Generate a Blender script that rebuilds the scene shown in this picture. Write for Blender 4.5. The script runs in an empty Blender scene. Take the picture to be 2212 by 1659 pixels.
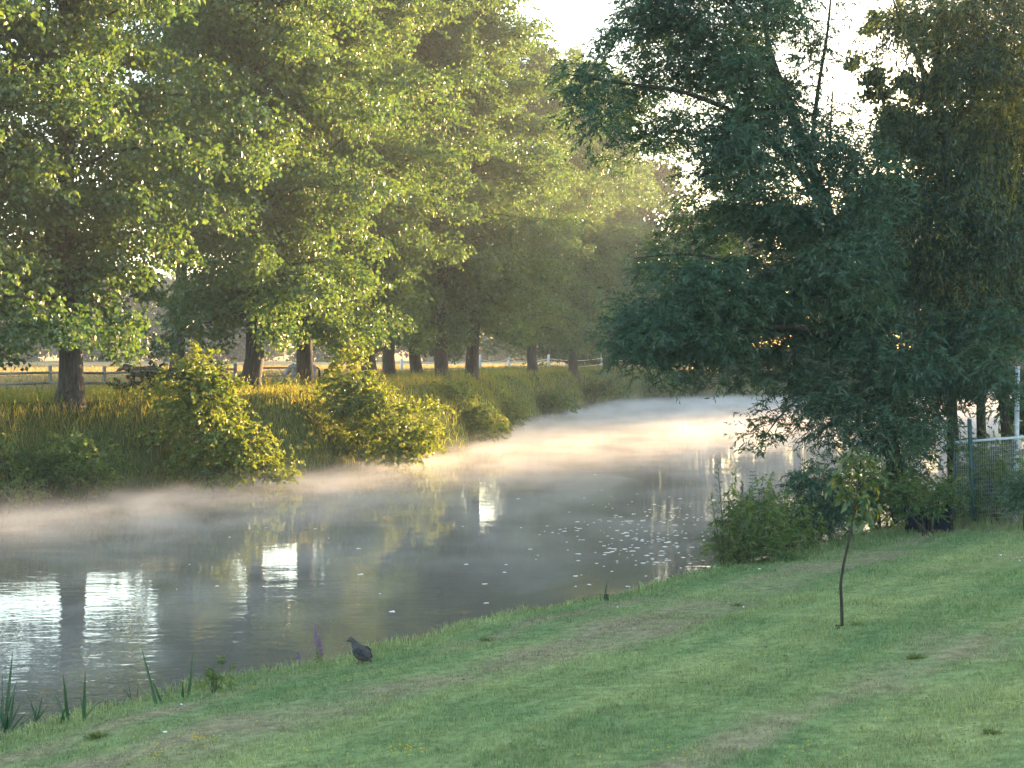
import bpy, math, random
import numpy as np
from mathutils import Vector

R = math.radians
random.seed(7)
rng = np.random.default_rng(11)
scene = bpy.context.scene
COL = scene.collection

# ------------------------------------------------------------------ camera, sky, sun, exposure
CAM_Z, F, PITCH = 4.8, 3039.0, R(1.31)       # F: focal length in units of a 2212 px wide picture
cam = bpy.data.cameras.new('camera')
cam.sensor_width = 36.0
cam.lens = 36.0 * F / 2212.0
cam.clip_start, cam.clip_end = 0.3, 3000
camo = bpy.data.objects.new('camera', cam)
COL.objects.link(camo)
camo.location = (0, 0, CAM_Z)
camo.rotation_euler = (R(90) - PITCH, 0, 0)
scene.camera = camo

SUN_AZ, SUN_EL = R(36.9), R(6.5)                # 37 degrees to the right of the view
SUN_DIR = Vector((math.sin(SUN_AZ) * math.cos(SUN_EL), math.cos(SUN_AZ) * math.cos(SUN_EL), math.sin(SUN_EL)))
world = bpy.data.worlds.new('World')
scene.world = world
world.use_nodes = True
nt = world.node_tree
bg = nt.nodes['Background']
sky = nt.nodes.new('ShaderNodeTexSky')
sky.sky_type = 'NISHITA'
sky.sun_disc = False
sky.sun_elevation = SUN_EL
sky.sun_rotation = SUN_AZ
sky.air_density, sky.dust_density, sky.ozone_density = 1.0, 1.4, 1.2
nt.links.new(sky.outputs[0], bg.inputs[0])
bg.inputs[1].default_value = 0.12
sun = bpy.data.lights.new('sun', 'SUN')
sun.energy = 5.0
sun.angle = R(0.5)
sun.color = (1.0, 0.63, 0.32)
suno = bpy.data.objects.new('sun', sun)
COL.objects.link(suno)
suno.rotation_euler = SUN_DIR.to_track_quat('Z', 'Y').to_euler()
suno.location = (60, 80, 40)

scene.view_settings.view_transform = 'Standard'
scene.view_settings.look = 'None'
scene.view_settings.exposure = 3.3
scene.view_settings.gamma = 1.0
scene.view_settings.use_curve_mapping = False
scene.render.engine = 'CYCLES'
cy = scene.cycles
cy.use_denoising = True
cy.max_bounces = 7
cy.diffuse_bounces = 3
cy.glossy_bounces = 3
cy.transmission_bounces = 4
cy.volume_bounces = 1
cy.volume_step_rate = 2.0
cy.volume_max_steps = 128
cy.sample_clamp_indirect = 6.0
cy.caustics_reflective = False
cy.caustics_refractive = False

# ------------------------------------------------------------------ helpers
def at(px, py, D):
    """world point at ground distance D that the picture point (px, py of 2212 x 1659) looks at"""
    a = (px - 1106.0) / F
    b = (829.5 - py) / F
    c, s = math.cos(PITCH), math.sin(PITCH)
    d = Vector((a, c + b * s, -s + b * c))
    return Vector((0, 0, CAM_Z)) + d * (D / d.y)

def tag(o, label=None, cat=None, group=None, kind=None):
    if label: o['label'] = label
    if cat: o['category'] = cat
    if group: o['group'] = group
    if kind: o['kind'] = kind
    return o

def empty(name, loc, label, cat, group=None, rz=0.0):
    o = bpy.data.objects.new(name, None)
    COL.objects.link(o)
    o.location = loc
    o.rotation_euler = (0, 0, rz)
    o.empty_display_size = 0.2
    return tag(o, label, cat, group)

def mesh_from(name, V, tris=None, quads=None, attrs=None):
    V = np.asarray(V, dtype=np.float32)
    me = bpy.data.meshes.new(name)
    T = np.zeros((0, 3), np.int32) if tris is None else np.asarray(tris, np.int32)
    Q = np.zeros((0, 4), np.int32) if quads is None else np.asarray(quads, np.int32)
    me.vertices.add(len(V))
    me.vertices.foreach_set('co', V.ravel())
    nl = len(T) * 3 + len(Q) * 4
    me.loops.add(nl)
    me.loops.foreach_set('vertex_index', np.concatenate([T.ravel(), Q.ravel()]).astype(np.int32))
    me.polygons.add(len(T) + len(Q))
    ls = np.concatenate([np.arange(len(T)) * 3, len(T) * 3 + np.arange(len(Q)) * 4]).astype(np.int32)
    me.polygons.foreach_set('loop_start', ls)
    me.update(calc_edges=True)
    for k, (dom, arr) in (attrs or {}).items():
        arr = np.asarray(arr, np.float32)
        if arr.ndim == 1:
            me.attributes.new(k, 'FLOAT', dom).data.foreach_set('value', arr)
        else:
            me.attributes.new(k, 'FLOAT_COLOR', dom).data.foreach_set('color', arr.ravel())
    return me

def obj(name, me, mat, parent=None, smooth=False, loc=None):
    o = bpy.data.objects.new(name, me)
    COL.objects.link(o)
    if mat is not None and not me.materials:
        me.materials.append(mat)
    if smooth:
        me.polygons.foreach_set('use_smooth', np.ones(len(me.polygons), bool))
    if parent is not None:
        o.parent = parent
    if loc is not None:
        o.location = loc
    return o

class Geo:
    """collects tubes, boxes and lumps into ONE mesh"""
    def __init__(s):
        s.V, s.T, s.Q, s.n = [], [], [], 0
    def add(s, V, T=None, Q=None):
        V = np.asarray(V, float)
        s.V.append(V)
        if T is not None and len(T): s.T.append(np.asarray(T) + s.n)
        if Q is not None and len(Q): s.Q.append(np.asarray(Q) + s.n)
        s.n += len(V)
    def tube(s, pts, rad, k=7, wob=0.0):
        P = np.array([tuple(p) for p in pts], float)
        rad = np.broadcast_to(np.asarray(rad, float), (len(P),))
        tang = np.gradient(P, axis=0)
        tang /= np.linalg.norm(tang, axis=1)[:, None] + 1e-9
        ref = np.array([0.31, 0.95, 0.05]) if abs(tang[0][2]) > 0.7 else np.array([0.0, 0.0, 1.0])
        a = np.cross(tang, ref); a /= np.linalg.norm(a, axis=1)[:, None] + 1e-9
        b = np.cross(tang, a)
        ang = np.arange(k) * 2 * math.pi / k
        w = 1 + wob * rng.standard_normal((len(P), k))
        ring = P[:, None] + (rad[:, None] * w)[..., None] * (np.cos(ang)[None, :, None] * a[:, None] + np.sin(ang)[None, :, None] * b[:, None])
        V = ring.reshape(-1, 3)
        Q = []
        for i in range(len(P) - 1):
            for j in range(k):
                j2 = (j + 1) % k
                Q.append((i * k + j, i * k + j2, (i + 1) * k + j2, (i + 1) * k + j))
        V = np.vstack([V, P[0], P[-1]])
        n0 = len(P) * k
        T = [(n0, (j + 1) % k, j) for j in range(k)] + [(n0 + 1, (len(P) - 1) * k + j, (len(P) - 1) * k + (j + 1) % k) for j in range(k)]
        s.add(V, T, Q)
    def box(s, c, size, rz=0.0):
        x, y, z = [v / 2 for v in size]
        V = np.array([(i * x, j * y, k * z) for i in (-1, 1) for j in (-1, 1) for k in (-1, 1)])
        cz, sz = math.cos(rz), math.sin(rz)
        V = np.c_[V[:, 0] * cz - V[:, 1] * sz, V[:, 0] * sz + V[:, 1] * cz, V[:, 2]] + np.asarray(c, float)
        s.add(V, None, [(0, 1, 3, 2), (4, 6, 7, 5), (0, 4, 5, 1), (2, 3, 7, 6), (0, 2, 6, 4), (1, 5, 7, 3)])
    def ball(s, c, r, u=10, v=7):
        r = np.broadcast_to(np.asarray(r, float), (3,))
        V = [(0, 0, -1)]
        for i in range(1, v):
            t = math.pi * i / v
            for j in range(u):
                p = 2 * math.pi * j / u
                V.append((math.sin(t) * math.cos(p), math.sin(t) * math.sin(p), -math.cos(t)))
        V.append((0, 0, 1))
        V = np.array(V) * r + np.asarray(c, float)
        Q = [(1 + i * u + j, 1 + i * u + (j + 1) % u, 1 + (i + 1) * u + (j + 1) % u, 1 + (i + 1) * u + j) for i in range(v - 2) for j in range(u)]
        T = [(0, 1 + (j + 1) % u, 1 + j) for j in range(u)]
        n = len(V) - 1
        T += [(n, 1 + (v - 2) * u + j, 1 + (v - 2) * u + (j + 1) % u) for j in range(u)]
        s.add(V, T, Q)
    def mesh(s, name):
        return mesh_from(name, np.vstack(s.V), np.vstack(s.T) if s.T else None, np.vstack(s.Q) if s.Q else None)

def norm(a):
    return a / (np.linalg.norm(a, axis=-1, keepdims=True) + 1e-9)

class Leaves:
    """leaf-sized folded blades, one mesh"""
    def __init__(s):
        s.C, s.A, s.N, s.L, s.W, s.t = [], [], [], [], [], []
    def add(s, C, A, N, L, W, tint):
        n = len(C)
        s.C.append(C); s.A.append(norm(A)); s.N.append(N)
        s.L.append(np.broadcast_to(L, (n,))); s.W.append(np.broadcast_to(W, (n,))); s.t.append(np.broadcast_to(tint, (n,)))
    def clump(s, c, rad, n, L, W, tint=0.5, tv=0.25, droop=0.5, shell=0.45, up=0.3):
        """leaves through an ellipsoid, thicker towards its skin"""
        d = norm(rng.standard_normal((n, 3)))
        r = rng.uniform(shell, 1.0, n) ** 0.7
        wob = 1 + 0.22 * np.sin(3.1 * d[:, 0] + 5 * c[0]) * np.sin(4.3 * d[:, 1] + 3 * c[1]) + 0.12 * rng.standard_normal(n)
        C = np.asarray(c, float) + d * (r * wob)[:, None] * np.asarray(rad, float)
        A = 0.6 * d + 0.8 * rng.standard_normal((n, 3)); A[:, 2] -= droop
        N = 0.5 * d + 0.9 * rng.standard_normal((n, 3)); N[:, 2] += up
        l = L * rng.uniform(0.5, 1.25, n)
        s.add(C, A, N, l, l * (W / L), np.clip(tint + tv * rng.standard_normal(n), 0, 1))
    def spray(s, p0, d0, length, n, L, W, sag=0.6, tint=0.5, spread=0.9):
        """a twig: leaves set alternately along a drooping axis"""
        t = (np.arange(n) + rng.uniform(0, 1, n)) / n
        d0 = norm(np.asarray(d0, float))
        P = np.asarray(p0, float) + d0 * (t * length)[:, None]
        P[:, 2] -= sag * length * t ** 2
        ax = np.tile(d0, (n, 1)); ax[:, 2] -= 2 * sag * t
        ax = norm(ax)
        A = ax + spread * rng.standard_normal((n, 3)) * 0.6
        A[:, 2] -= 0.25
        N = rng.standard_normal((n, 3)); N[:, 2] += 0.7
        l = L * rng.uniform(0.7, 1.2, n)
        s.add(P, A, N, l, l * (W / L), np.clip(tint + 0.2 * rng.standard_normal(n), 0, 1))
        return P
    def mesh(s, name, origin=(0, 0, 0)):
        C = np.vstack(s.C) - np.asarray(origin, float); A = np.vstack(s.A); N = np.vstack(s.N)
        L = np.concatenate(s.L)[:, None]; W = np.concatenate(s.W)[:, None]; t = np.concatenate(s.t)
        S = norm(np.cross(A, N)); N = np.cross(S, A)
        n = len(C)
        V = np.empty((n, 4, 3))
        V[:, 0] = C
        V[:, 1] = C + A * L * 0.42 + S * W * 0.5 + N * W * 0.16
        V[:, 2] = C + A * L - N * L * 0.10
        V[:, 3] = C + A * L * 0.42 - S * W * 0.5 + N * W * 0.16
        i = np.arange(n)[:, None] * 4
        T = np.stack([np.hstack([i, i + 1, i + 2]), np.hstack([i, i + 2, i + 3])], 1).reshape(-1, 3)
        return mesh_from(name, V.reshape(-1, 3), T, None, {'tint': ('FACE', np.repeat(t, 2))})

def blades_mesh(name, P, H, W, lean, tint, bend=0.35, vcol=None, origin=(0, 0, 0)):
    """grass: two-segment tapering blades standing at P"""
    n = len(P)
    P = P - np.asarray(origin, float)
    az = rng.uniform(0, 2 * math.pi, n)
    d = np.c_[np.cos(az), np.sin(az), np.zeros(n)]
    sd = rng.uniform(0, 2 * math.pi, n)
    side = np.c_[np.cos(sd), np.sin(sd), np.zeros(n)] * (W / 2)[:, None]
    up = np.array([0, 0, 1.0])
    mid = P + up * (H * 0.55)[:, None] + d * (lean * H * 0.3)[:, None]
    tip = P + up * (H * (1 - bend * lean))[:, None] + d * (lean * H)[:, None]
    V = np.stack([P - side, P + side, mid + side * 0.8, mid - side * 0.8, tip], 1).reshape(-1, 3)
    i = np.arange(n)[:, None] * 5
    Q = np.hstack([i, i + 1, i + 2, i + 3])
    T = np.hstack([i + 3, i + 2, i + 4])
    at_ = {'tint': ('POINT', np.repeat(tint, 5))}
    if vcol is not None:
        at_['col'] = ('POINT', np.repeat(np.c_[vcol, np.ones(n)], 5, axis=0))
    return mesh_from(name, V, T, Q, at_)

# ------------------------------------------------------------------ materials
def new_mat(name):
    m = bpy.data.materials.new(name)
    m.use_nodes = True
    m.node_tree.nodes.clear()
    out = m.node_tree.nodes.new('ShaderNodeOutputMaterial')
    return m, m.node_tree.nodes, m.node_tree.links, out

def leaf_mat(name, c0, c1, trans=0.45, tcol=(1.25, 1.15, 0.55), gloss=0.07, rough=0.32, attr='tint'):
    m, N, Lk, out = new_mat(name)
    a = N.new('ShaderNodeAttribute'); a.attribute_name = attr
    mx = N.new('ShaderNodeMix'); mx.data_type = 'RGBA'
    mx.inputs[6].default_value = (*c0, 1); mx.inputs[7].default_value = (*c1, 1)
    Lk.new(a.outputs['Fac'], mx.inputs[0])
    df = N.new('ShaderNodeBsdfDiffuse'); Lk.new(mx.outputs[2], df.inputs[0])
    tm = N.new('ShaderNodeMix'); tm.data_type = 'RGBA'; tm.blend_type = 'MULTIPLY'; tm.inputs[0].default_value = 1
    Lk.new(mx.outputs[2], tm.inputs[6]); tm.inputs[7].default_value = (*tcol, 1)
    tr = N.new('ShaderNodeBsdfTranslucent'); Lk.new(tm.outputs[2], tr.inputs[0])
    m1 = N.new('ShaderNodeMixShader'); m1.inputs[0].default_value = trans
    Lk.new(df.outputs[0], m1.inputs[1]); Lk.new(tr.outputs[0], m1.inputs[2])
    gl = N.new('ShaderNodeBsdfGlossy'); gl.inputs['Roughness'].default_value = rough
    m2 = N.new('ShaderNodeMixShader'); m2.inputs[0].default_value = gloss
    Lk.new(m1.outputs[0], m2.inputs[1]); Lk.new(gl.outputs[0], m2.inputs[2])
    Lk.new(m2.outputs[0], out.inputs[0])
    return m

def rough_mat(name, c0, c1, scale=8.0, stretch=(1, 1, 1), rough=0.85, bump=0.3, dist=0.02, spec=0.2, metallic=0.0, detail=6):
    m, N, Lk, out = new_mat(name)
    tc = N.new('ShaderNodeTexCoord'); mp = N.new('ShaderNodeMapping'); mp.inputs['Scale'].default_value = stretch
    Lk.new(tc.outputs['Object'], mp.inputs[0])
    ns = N.new('ShaderNodeTexNoise'); ns.inputs['Scale'].default_value = scale; ns.inputs['Detail'].default_value = detail
    Lk.new(mp.outputs[0], ns.inputs['Vector'])
    cr = N.new('ShaderNodeValToRGB')
    cr.color_ramp.elements[0].position = 0.32; cr.color_ramp.elements[0].color = (*c0, 1)
    cr.color_ramp.elements[1].position = 0.68; cr.color_ramp.elements[1].color = (*c1, 1)
    Lk.new(ns.outputs['Fac'], cr.inputs[0])
    p = N.new('ShaderNodeBsdfPrincipled')
    p.inputs['Roughness'].default_value = rough
    p.inputs['Specular IOR Level'].default_value = spec
    p.inputs['Metallic'].default_value = metallic
    Lk.new(cr.outputs[0], p.inputs['Base Color'])
    bp = N.new('ShaderNodeBump'); bp.inputs['Strength'].default_value = bump; bp.inputs['Distance'].default_value = dist
    Lk.new(ns.outputs['Fac'], bp.inputs['Height']); Lk.new(bp.outputs[0], p.inputs['Normal'])
    Lk.new(p.outputs[0], out.inputs[0])
    return m

def col_mat(name, noise_scale=6.0, amount=0.45, trans=0.0, attr='col'):
    """colour from the mesh, broken up by noise"""
    m, N, Lk, out = new_mat(name)
    a = N.new('ShaderNodeAttribute'); a.attribute_name = attr
    tc = N.new('ShaderNodeTexCoord')
    ns = N.new('ShaderNodeTexNoise'); ns.inputs['Scale'].default_value = noise_scale; ns.inputs['Detail'].default_value = 8
    ns.inputs['Roughness'].default_value = 0.7
    Lk.new(tc.outputs['Object'], ns.inputs['Vector'])
    mr = N.new('ShaderNodeMapRange'); mr.inputs[1].default_value = 0.3; mr.inputs[2].default_value = 0.7
    mr.inputs[3].default_value = 1 - amount; mr.inputs[4].default_value = 1 + amount
    Lk.new(ns.outputs['Fac'], mr.inputs[0])
    mu = N.new('ShaderNodeVectorMath'); mu.operation = 'SCALE'
    Lk.new(a.outputs['Color'], mu.inputs[0]); Lk.new(mr.outputs[0], mu.inputs['Scale'])
    df = N.new('ShaderNodeBsdfDiffuse'); Lk.new(mu.outputs[0], df.inputs[0])
    last = df
    if trans:
        tr = N.new('ShaderNodeBsdfTranslucent'); Lk.new(mu.outputs[0], tr.inputs[0])
        mx = N.new('ShaderNodeMixShader'); mx.inputs[0].default_value = trans
        Lk.new(df.outputs[0], mx.inputs[1]); Lk.new(tr.outputs[0], mx.inputs[2]); last = mx
    Lk.new(last.outputs[0], out.inputs[0])
    return m

M = {}
M['poplar'] = leaf_mat('poplar_leaf', (0.038, 0.098, 0.036), (0.110, 0.170, 0.038), trans=0.47, gloss=0.05, rough=0.4)
M['willow'] = leaf_mat('willow_leaf', (0.022, 0.068, 0.042), (0.068, 0.130, 0.054), trans=0.33, gloss=0.05, rough=0.4)
M['weeping'] = leaf_mat('weeping_willow_leaf', (0.018, 0.054, 0.032), (0.260, 0.235, 0.030), trans=0.4, gloss=0.04, rough=0.4)  # second colour carries the gold of sunlit strands
M['dark_leaf'] = leaf_mat('dark_leaf', (0.022, 0.042, 0.018), (0.045, 0.070, 0.022), trans=0.3, gloss=0.03, rough=0.45)
M['alder'] = leaf_mat('alder_leaf', (0.036, 0.088, 0.022), (0.215, 0.262, 0.036), trans=0.46, gloss=0.05, rough=0.4)
M['herb'] = leaf_mat('herb_leaf', (0.060, 0.130, 0.038), (0.190, 0.230, 0.060), trans=0.55, gloss=0.03, rough=0.5)
M['far_leaf'] = leaf_mat('far_leaf', (0.040, 0.065, 0.028), (0.075, 0.095, 0.035), trans=0.3, gloss=0.03, rough=0.5)
M['sapling_leaf'] = leaf_mat('sapling_leaf', (0.050, 0.110, 0.040), (0.220, 0.200, 0.030), trans=0.5, gloss=0.05, rough=0.4)
M['reed'] = leaf_mat('reed_leaf', (0.025, 0.075, 0.030), (0.060, 0.120, 0.040), trans=0.25, gloss=0.05, rough=0.4)
M['straw'] = leaf_mat('straw_leaf', (0.22, 0.17, 0.08), (0.34, 0.26, 0.13), trans=0.35, gloss=0.0)
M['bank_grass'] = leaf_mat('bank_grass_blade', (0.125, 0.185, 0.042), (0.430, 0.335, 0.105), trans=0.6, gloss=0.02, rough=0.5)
M['bark'] = rough_mat('bark', (0.028, 0.024, 0.022), (0.080, 0.069, 0.062), scale=5, stretch=(3, 3, 0.5), bump=0.8, dist=0.05)
M['bark_dark'] = rough_mat('dark_bark', (0.020, 0.017, 0.013), (0.065, 0.053, 0.040), scale=9, stretch=(3, 3, 0.5), bump=0.6, dist=0.03)
M['twig'] = rough_mat('twig', (0.045, 0.035, 0.025), (0.09, 0.07, 0.05), scale=20, bump=0.2)
M['wood'] = rough_mat('weathered_wood', (0.19, 0.18, 0.17), (0.34, 0.32, 0.30), scale=14, stretch=(1, 1, 6), bump=0.3, dist=0.01)
M['white_paint'] = rough_mat('white_paint', (0.55, 0.55, 0.54), (0.78, 0.78, 0.76), scale=10, bump=0.1)
M['grey_metal'] = rough_mat('grey_metal', (0.40, 0.44, 0.50), (0.55, 0.58, 0.63), scale=12, rough=0.5, bump=0.05)
M['green_metal'] = rough_mat('green_metal', (0.03, 0.065, 0.065), (0.05, 0.09, 0.09), scale=12, rough=0.5, bump=0.05)
M['navy_net'] = rough_mat('navy_net', (0.007, 0.010, 0.020), (0.016, 0.020, 0.036), scale=18, bump=0.1)
M['pony_coat'] = rough_mat('pony_coat', (0.085, 0.045, 0.028), (0.14, 0.075, 0.045), scale=5, bump=0.1)
M['grey_coat'] = rough_mat('grey_coat', (0.20, 0.20, 0.22), (0.33, 0.33, 0.34), scale=5, bump=0.1)
M['hair_dark'] = rough_mat('dark_hair', (0.02, 0.015, 0.012), (0.05, 0.035, 0.03), scale=30, bump=0.2)
M['plumage'] = rough_mat('mottled_plumage', (0.012, 0.010, 0.010), (0.120, 0.100, 0.085), scale=42, stretch=(1.0, 1.6, 1.6), bump=0.4, dist=0.006, detail=3)
M['wing'] = rough_mat('dark_blue_wing', (0.012, 0.014, 0.020), (0.048, 0.050, 0.062), scale=30, bump=0.3, dist=0.004)
M['duck_head'] = rough_mat('grey_head', (0.045, 0.04, 0.045), (0.095, 0.085, 0.09), scale=60, bump=0.2, dist=0.003)
M['bill'] = rough_mat('dark_bill', (0.012, 0.012, 0.012), (0.03, 0.03, 0.025), scale=30, rough=0.4, bump=0.05)
M['foot'] = rough_mat('orange_brown_foot', (0.16, 0.07, 0.03), (0.22, 0.10, 0.04), scale=30, bump=0.1)
M['purple'] = leaf_mat('purple_petal', (0.20, 0.09, 0.24), (0.34, 0.19, 0.38), trans=0.35, tcol=(1.1, 1, 1.1), gloss=0.0)
M['yellow'] = leaf_mat('yellow_petal', (0.55, 0.38, 0.02), (0.75, 0.55, 0.04), trans=0.3, tcol=(1, 1, 1), gloss=0.0)
M['white_petal'] = rough_mat('white_petal', (0.7, 0.72, 0.75), (0.85, 0.86, 0.88), scale=30, bump=0.1)
M['floating'] = rough_mat('pale_floating_leaf', (0.62, 0.60, 0.56), (0.82, 0.80, 0.76), scale=30, bump=0.1, rough=0.3, spec=0.5)
M['brown_leaf'] = rough_mat('brown_leaf', (0.10, 0.055, 0.03), (0.18, 0.10, 0.05), scale=30, bump=0.1)
M['ground'] = col_mat('ground_cover', 5.0, 0.5)
M['lawn'] = col_mat('lawn_blade', 1.3, 0.25, trans=0.25)

# ------------------------------------------------------------------ terrain
U = np.array([0.647, 0.763]); NS = np.array([0.763, -0.647]); P0 = np.array([-6.8, 18.7])
FAR = np.array([(-70, -35), (-35, 16.5), (-15.8, 43.5), (-8.3, 54), (-3.5, 65), (-0.2, 80), (0.3, 91), (1.8, 101), (10, 135), (19, 146), (32, 153.5), (80, 167), (140, 182), (420, 240)], float)

def wave(x, y, f, ph):
    return np.sin(x * f + ph) * np.cos(y * f * 0.83 + 1.7 * ph) + 0.5 * np.sin(2.1 * f * x - 1.3 * f * y + ph * 3)

def near_s(x, y):
    l = (x - P0[0]) * U[0] + (y - P0[1]) * U[1]
    return (x - P0[0]) * NS[0] + (y - P0[1]) * NS[1] - np.interp(l, [-8, 0, 8, 20, 27], [1.5, 1.1, 0.9, 1.0, 0.6]) + 0.16 * np.sin(l * 0.9) + 0.1 * np.sin(l * 2.3 + 1) + 0.012 * np.maximum(l - 20, 0)

def far_d(x, y):
    """distance beyond the far water's edge, positive on land"""
    best = np.full(np.shape(x), 1e9); sg = np.zeros(np.shape(x))
    for a, b in zip(FAR[:-1], FAR[1:]):
        ab = b - a
        t = np.clip(((x - a[0]) * ab[0] + (y - a[1]) * ab[1]) / (ab @ ab), 0, 1)
        dx, dy = x - (a[0] + t * ab[0]), y - (a[1] + t * ab[1])
        d = np.hypot(dx, dy)
        cr = ab[0] * dy - ab[1] * dx
        m = d < best - 1e-9
        best = np.where(m, d, best); sg = np.where(m, np.sign(cr), sg)
    return best * sg + 0.25 * np.sin(x * 0.8 + y * 0.5)

def zg(x, y):
    x = np.asarray(x, float); y = np.asarray(y, float)
    s, d = near_s(x, y), far_d(x, y)
    zn = 0.07 * np.clip(s / 0.35, 0, 1) + 0.108 * np.clip(s, 0, 20) + 0.02 * wave(x, y, 0.9, 0.4) * np.clip(s, 0, 1)
    zf = np.interp(d, [0, 0.2, 1.5, 2.8, 14, 30, 400, 900], [0, 0.4, 2.4, 3.05, 2.95, 2.9, 3.1, 6.0])
    low = np.clip((x - 12) / 20, 0, 1) * np.clip((y - 110) / 25, 0, 1)
    zf = zf * (1 - 0.55 * low * np.clip(1.4 - d / 120, 0, 1)) + 0.06 * wave(x, y, 0.7, 2.0) * np.clip(d, 0, 1)
    bed = -np.minimum(0.9, 0.35 * np.minimum(np.abs(s), np.abs(d)))
    return np.where(s > 0, zn, np.where(d > 0, zf, bed))

def dry(x, y):
    """straw-coloured worn strips running along the near bank"""
    s = near_s(x, y)
    l = (x - P0[0]) * U[0] + (y - P0[1]) * U[1]
    w = wave(x, y, 0.55, 1.1) * 0.5 + wave(x, y, 1.9, 0.2) * 0.35 + wave(x, y, 4.7, 0.9) * 0.25
    b1 = np.exp(-((s - 3.1 - 0.5 * np.sin(l * 0.25)) / 0.75) ** 2) * (0.8 + 0.5 * w)
    b2 = np.exp(-((s - 5.2 - 0.4 * np.sin(l * 0.3 + 2)) / 0.5) ** 2) * (0.55 + 0.6 * w) * (l > 6)
    b3 = np.exp(-((s - 9.3) / 0.6) ** 2) * (0.35 + 0.6 * w)
    b4 = np.exp(-((s - 1.5) / 0.35) ** 2) * (0.4 + 0.7 * w) * (l < 12)
    return np.clip(1.0 * (b1 + b2 + b3 + b4) * np.clip(0.55 + 0.8 * w, 0, 1) + 0.12 * w - 0.06, 0, 0.8)

def lawn_col(x, y):
    dr = dry(x, y)[..., None]
    w = (0.45 + 0.28 * wave(x, y, 0.75, 0.6) + 0.2 * wave(x, y, 2.3, 2.2) + 0.15 * wave(x, y, 6.1, 0.2))[..., None]
    w = np.clip(w, 0, 1)
    g = (1 - w) * np.array([0.168, 0.244, 0.098]) + w * np.array([0.325, 0.362, 0.148])
    return g * (1 - dr) + dr * np.array([0.33, 0.26, 0.165])

def axis(lo, hi, step, out_lo, out_hi):
    a = list(np.arange(lo, hi, step))
    st = step; v = hi
    while v < out_hi:
        a.append(v); st *= 1.22; v += st
    a.append(out_hi)
    st = step; v = lo - step; pre = []
    while v > out_lo:
        pre.append(v); st *= 1.22; v -= st
    pre.append(out_lo)
    return np.array(pre[::-1] + a)

gx = axis(-28, 34, 0.33, -900, 900); gy = axis(4, 62, 0.33, -120, 1500)
# keep the middle distance fine enough for the bank
gy = np.unique(np.concatenate([gy, np.arange(62, 170, 1.0)])); gx = np.unique(np.concatenate([gx, np.arange(-60, 80, 1.2)]))
XX, YY = np.meshgrid(gx, gy)
ZZ = zg(XX, YY)
S_, D_ = near_s(XX, YY), far_d(XX, YY)
colr = np.zeros(XX.shape + (3,))
colr[:] = (0.045, 0.040, 0.025)
colr[S_ > 0] = (lawn_col(XX, YY) * 0.8)[S_ > 0]
bankc = np.array([0.075, 0.085, 0.030]); fieldc = np.array([0.46, 0.34, 0.17])
fmix = np.clip((D_ - 13) / 6, 0, 1)[..., None]
fcol = bankc * (1 - fmix) + fmix * fieldc * (0.9 + 0.14 * wave(XX, YY, 0.08, 0.3))[..., None]
far_m = (S_ <= 0) & (D_ > 0)
colr[far_m] = fcol[far_m]
ny, nx = XX.shape
ii = np.arange(ny * nx).reshape(ny, nx)
Qg = np.stack([ii[:-1, :-1], ii[:-1, 1:], ii[1:, 1:], ii[1:, :-1]], -1).reshape(-1, 4)
gm = mesh_from('ground', np.stack([XX, YY, ZZ], -1).reshape(-1, 3), None, Qg,
               {'col': ('POINT', np.concatenate([colr.reshape(-1, 3), np.ones((ny * nx, 1))], 1))})
ground = obj('ground', gm, M['ground'], smooth=True)
tag(ground, kind='structure')

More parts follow.
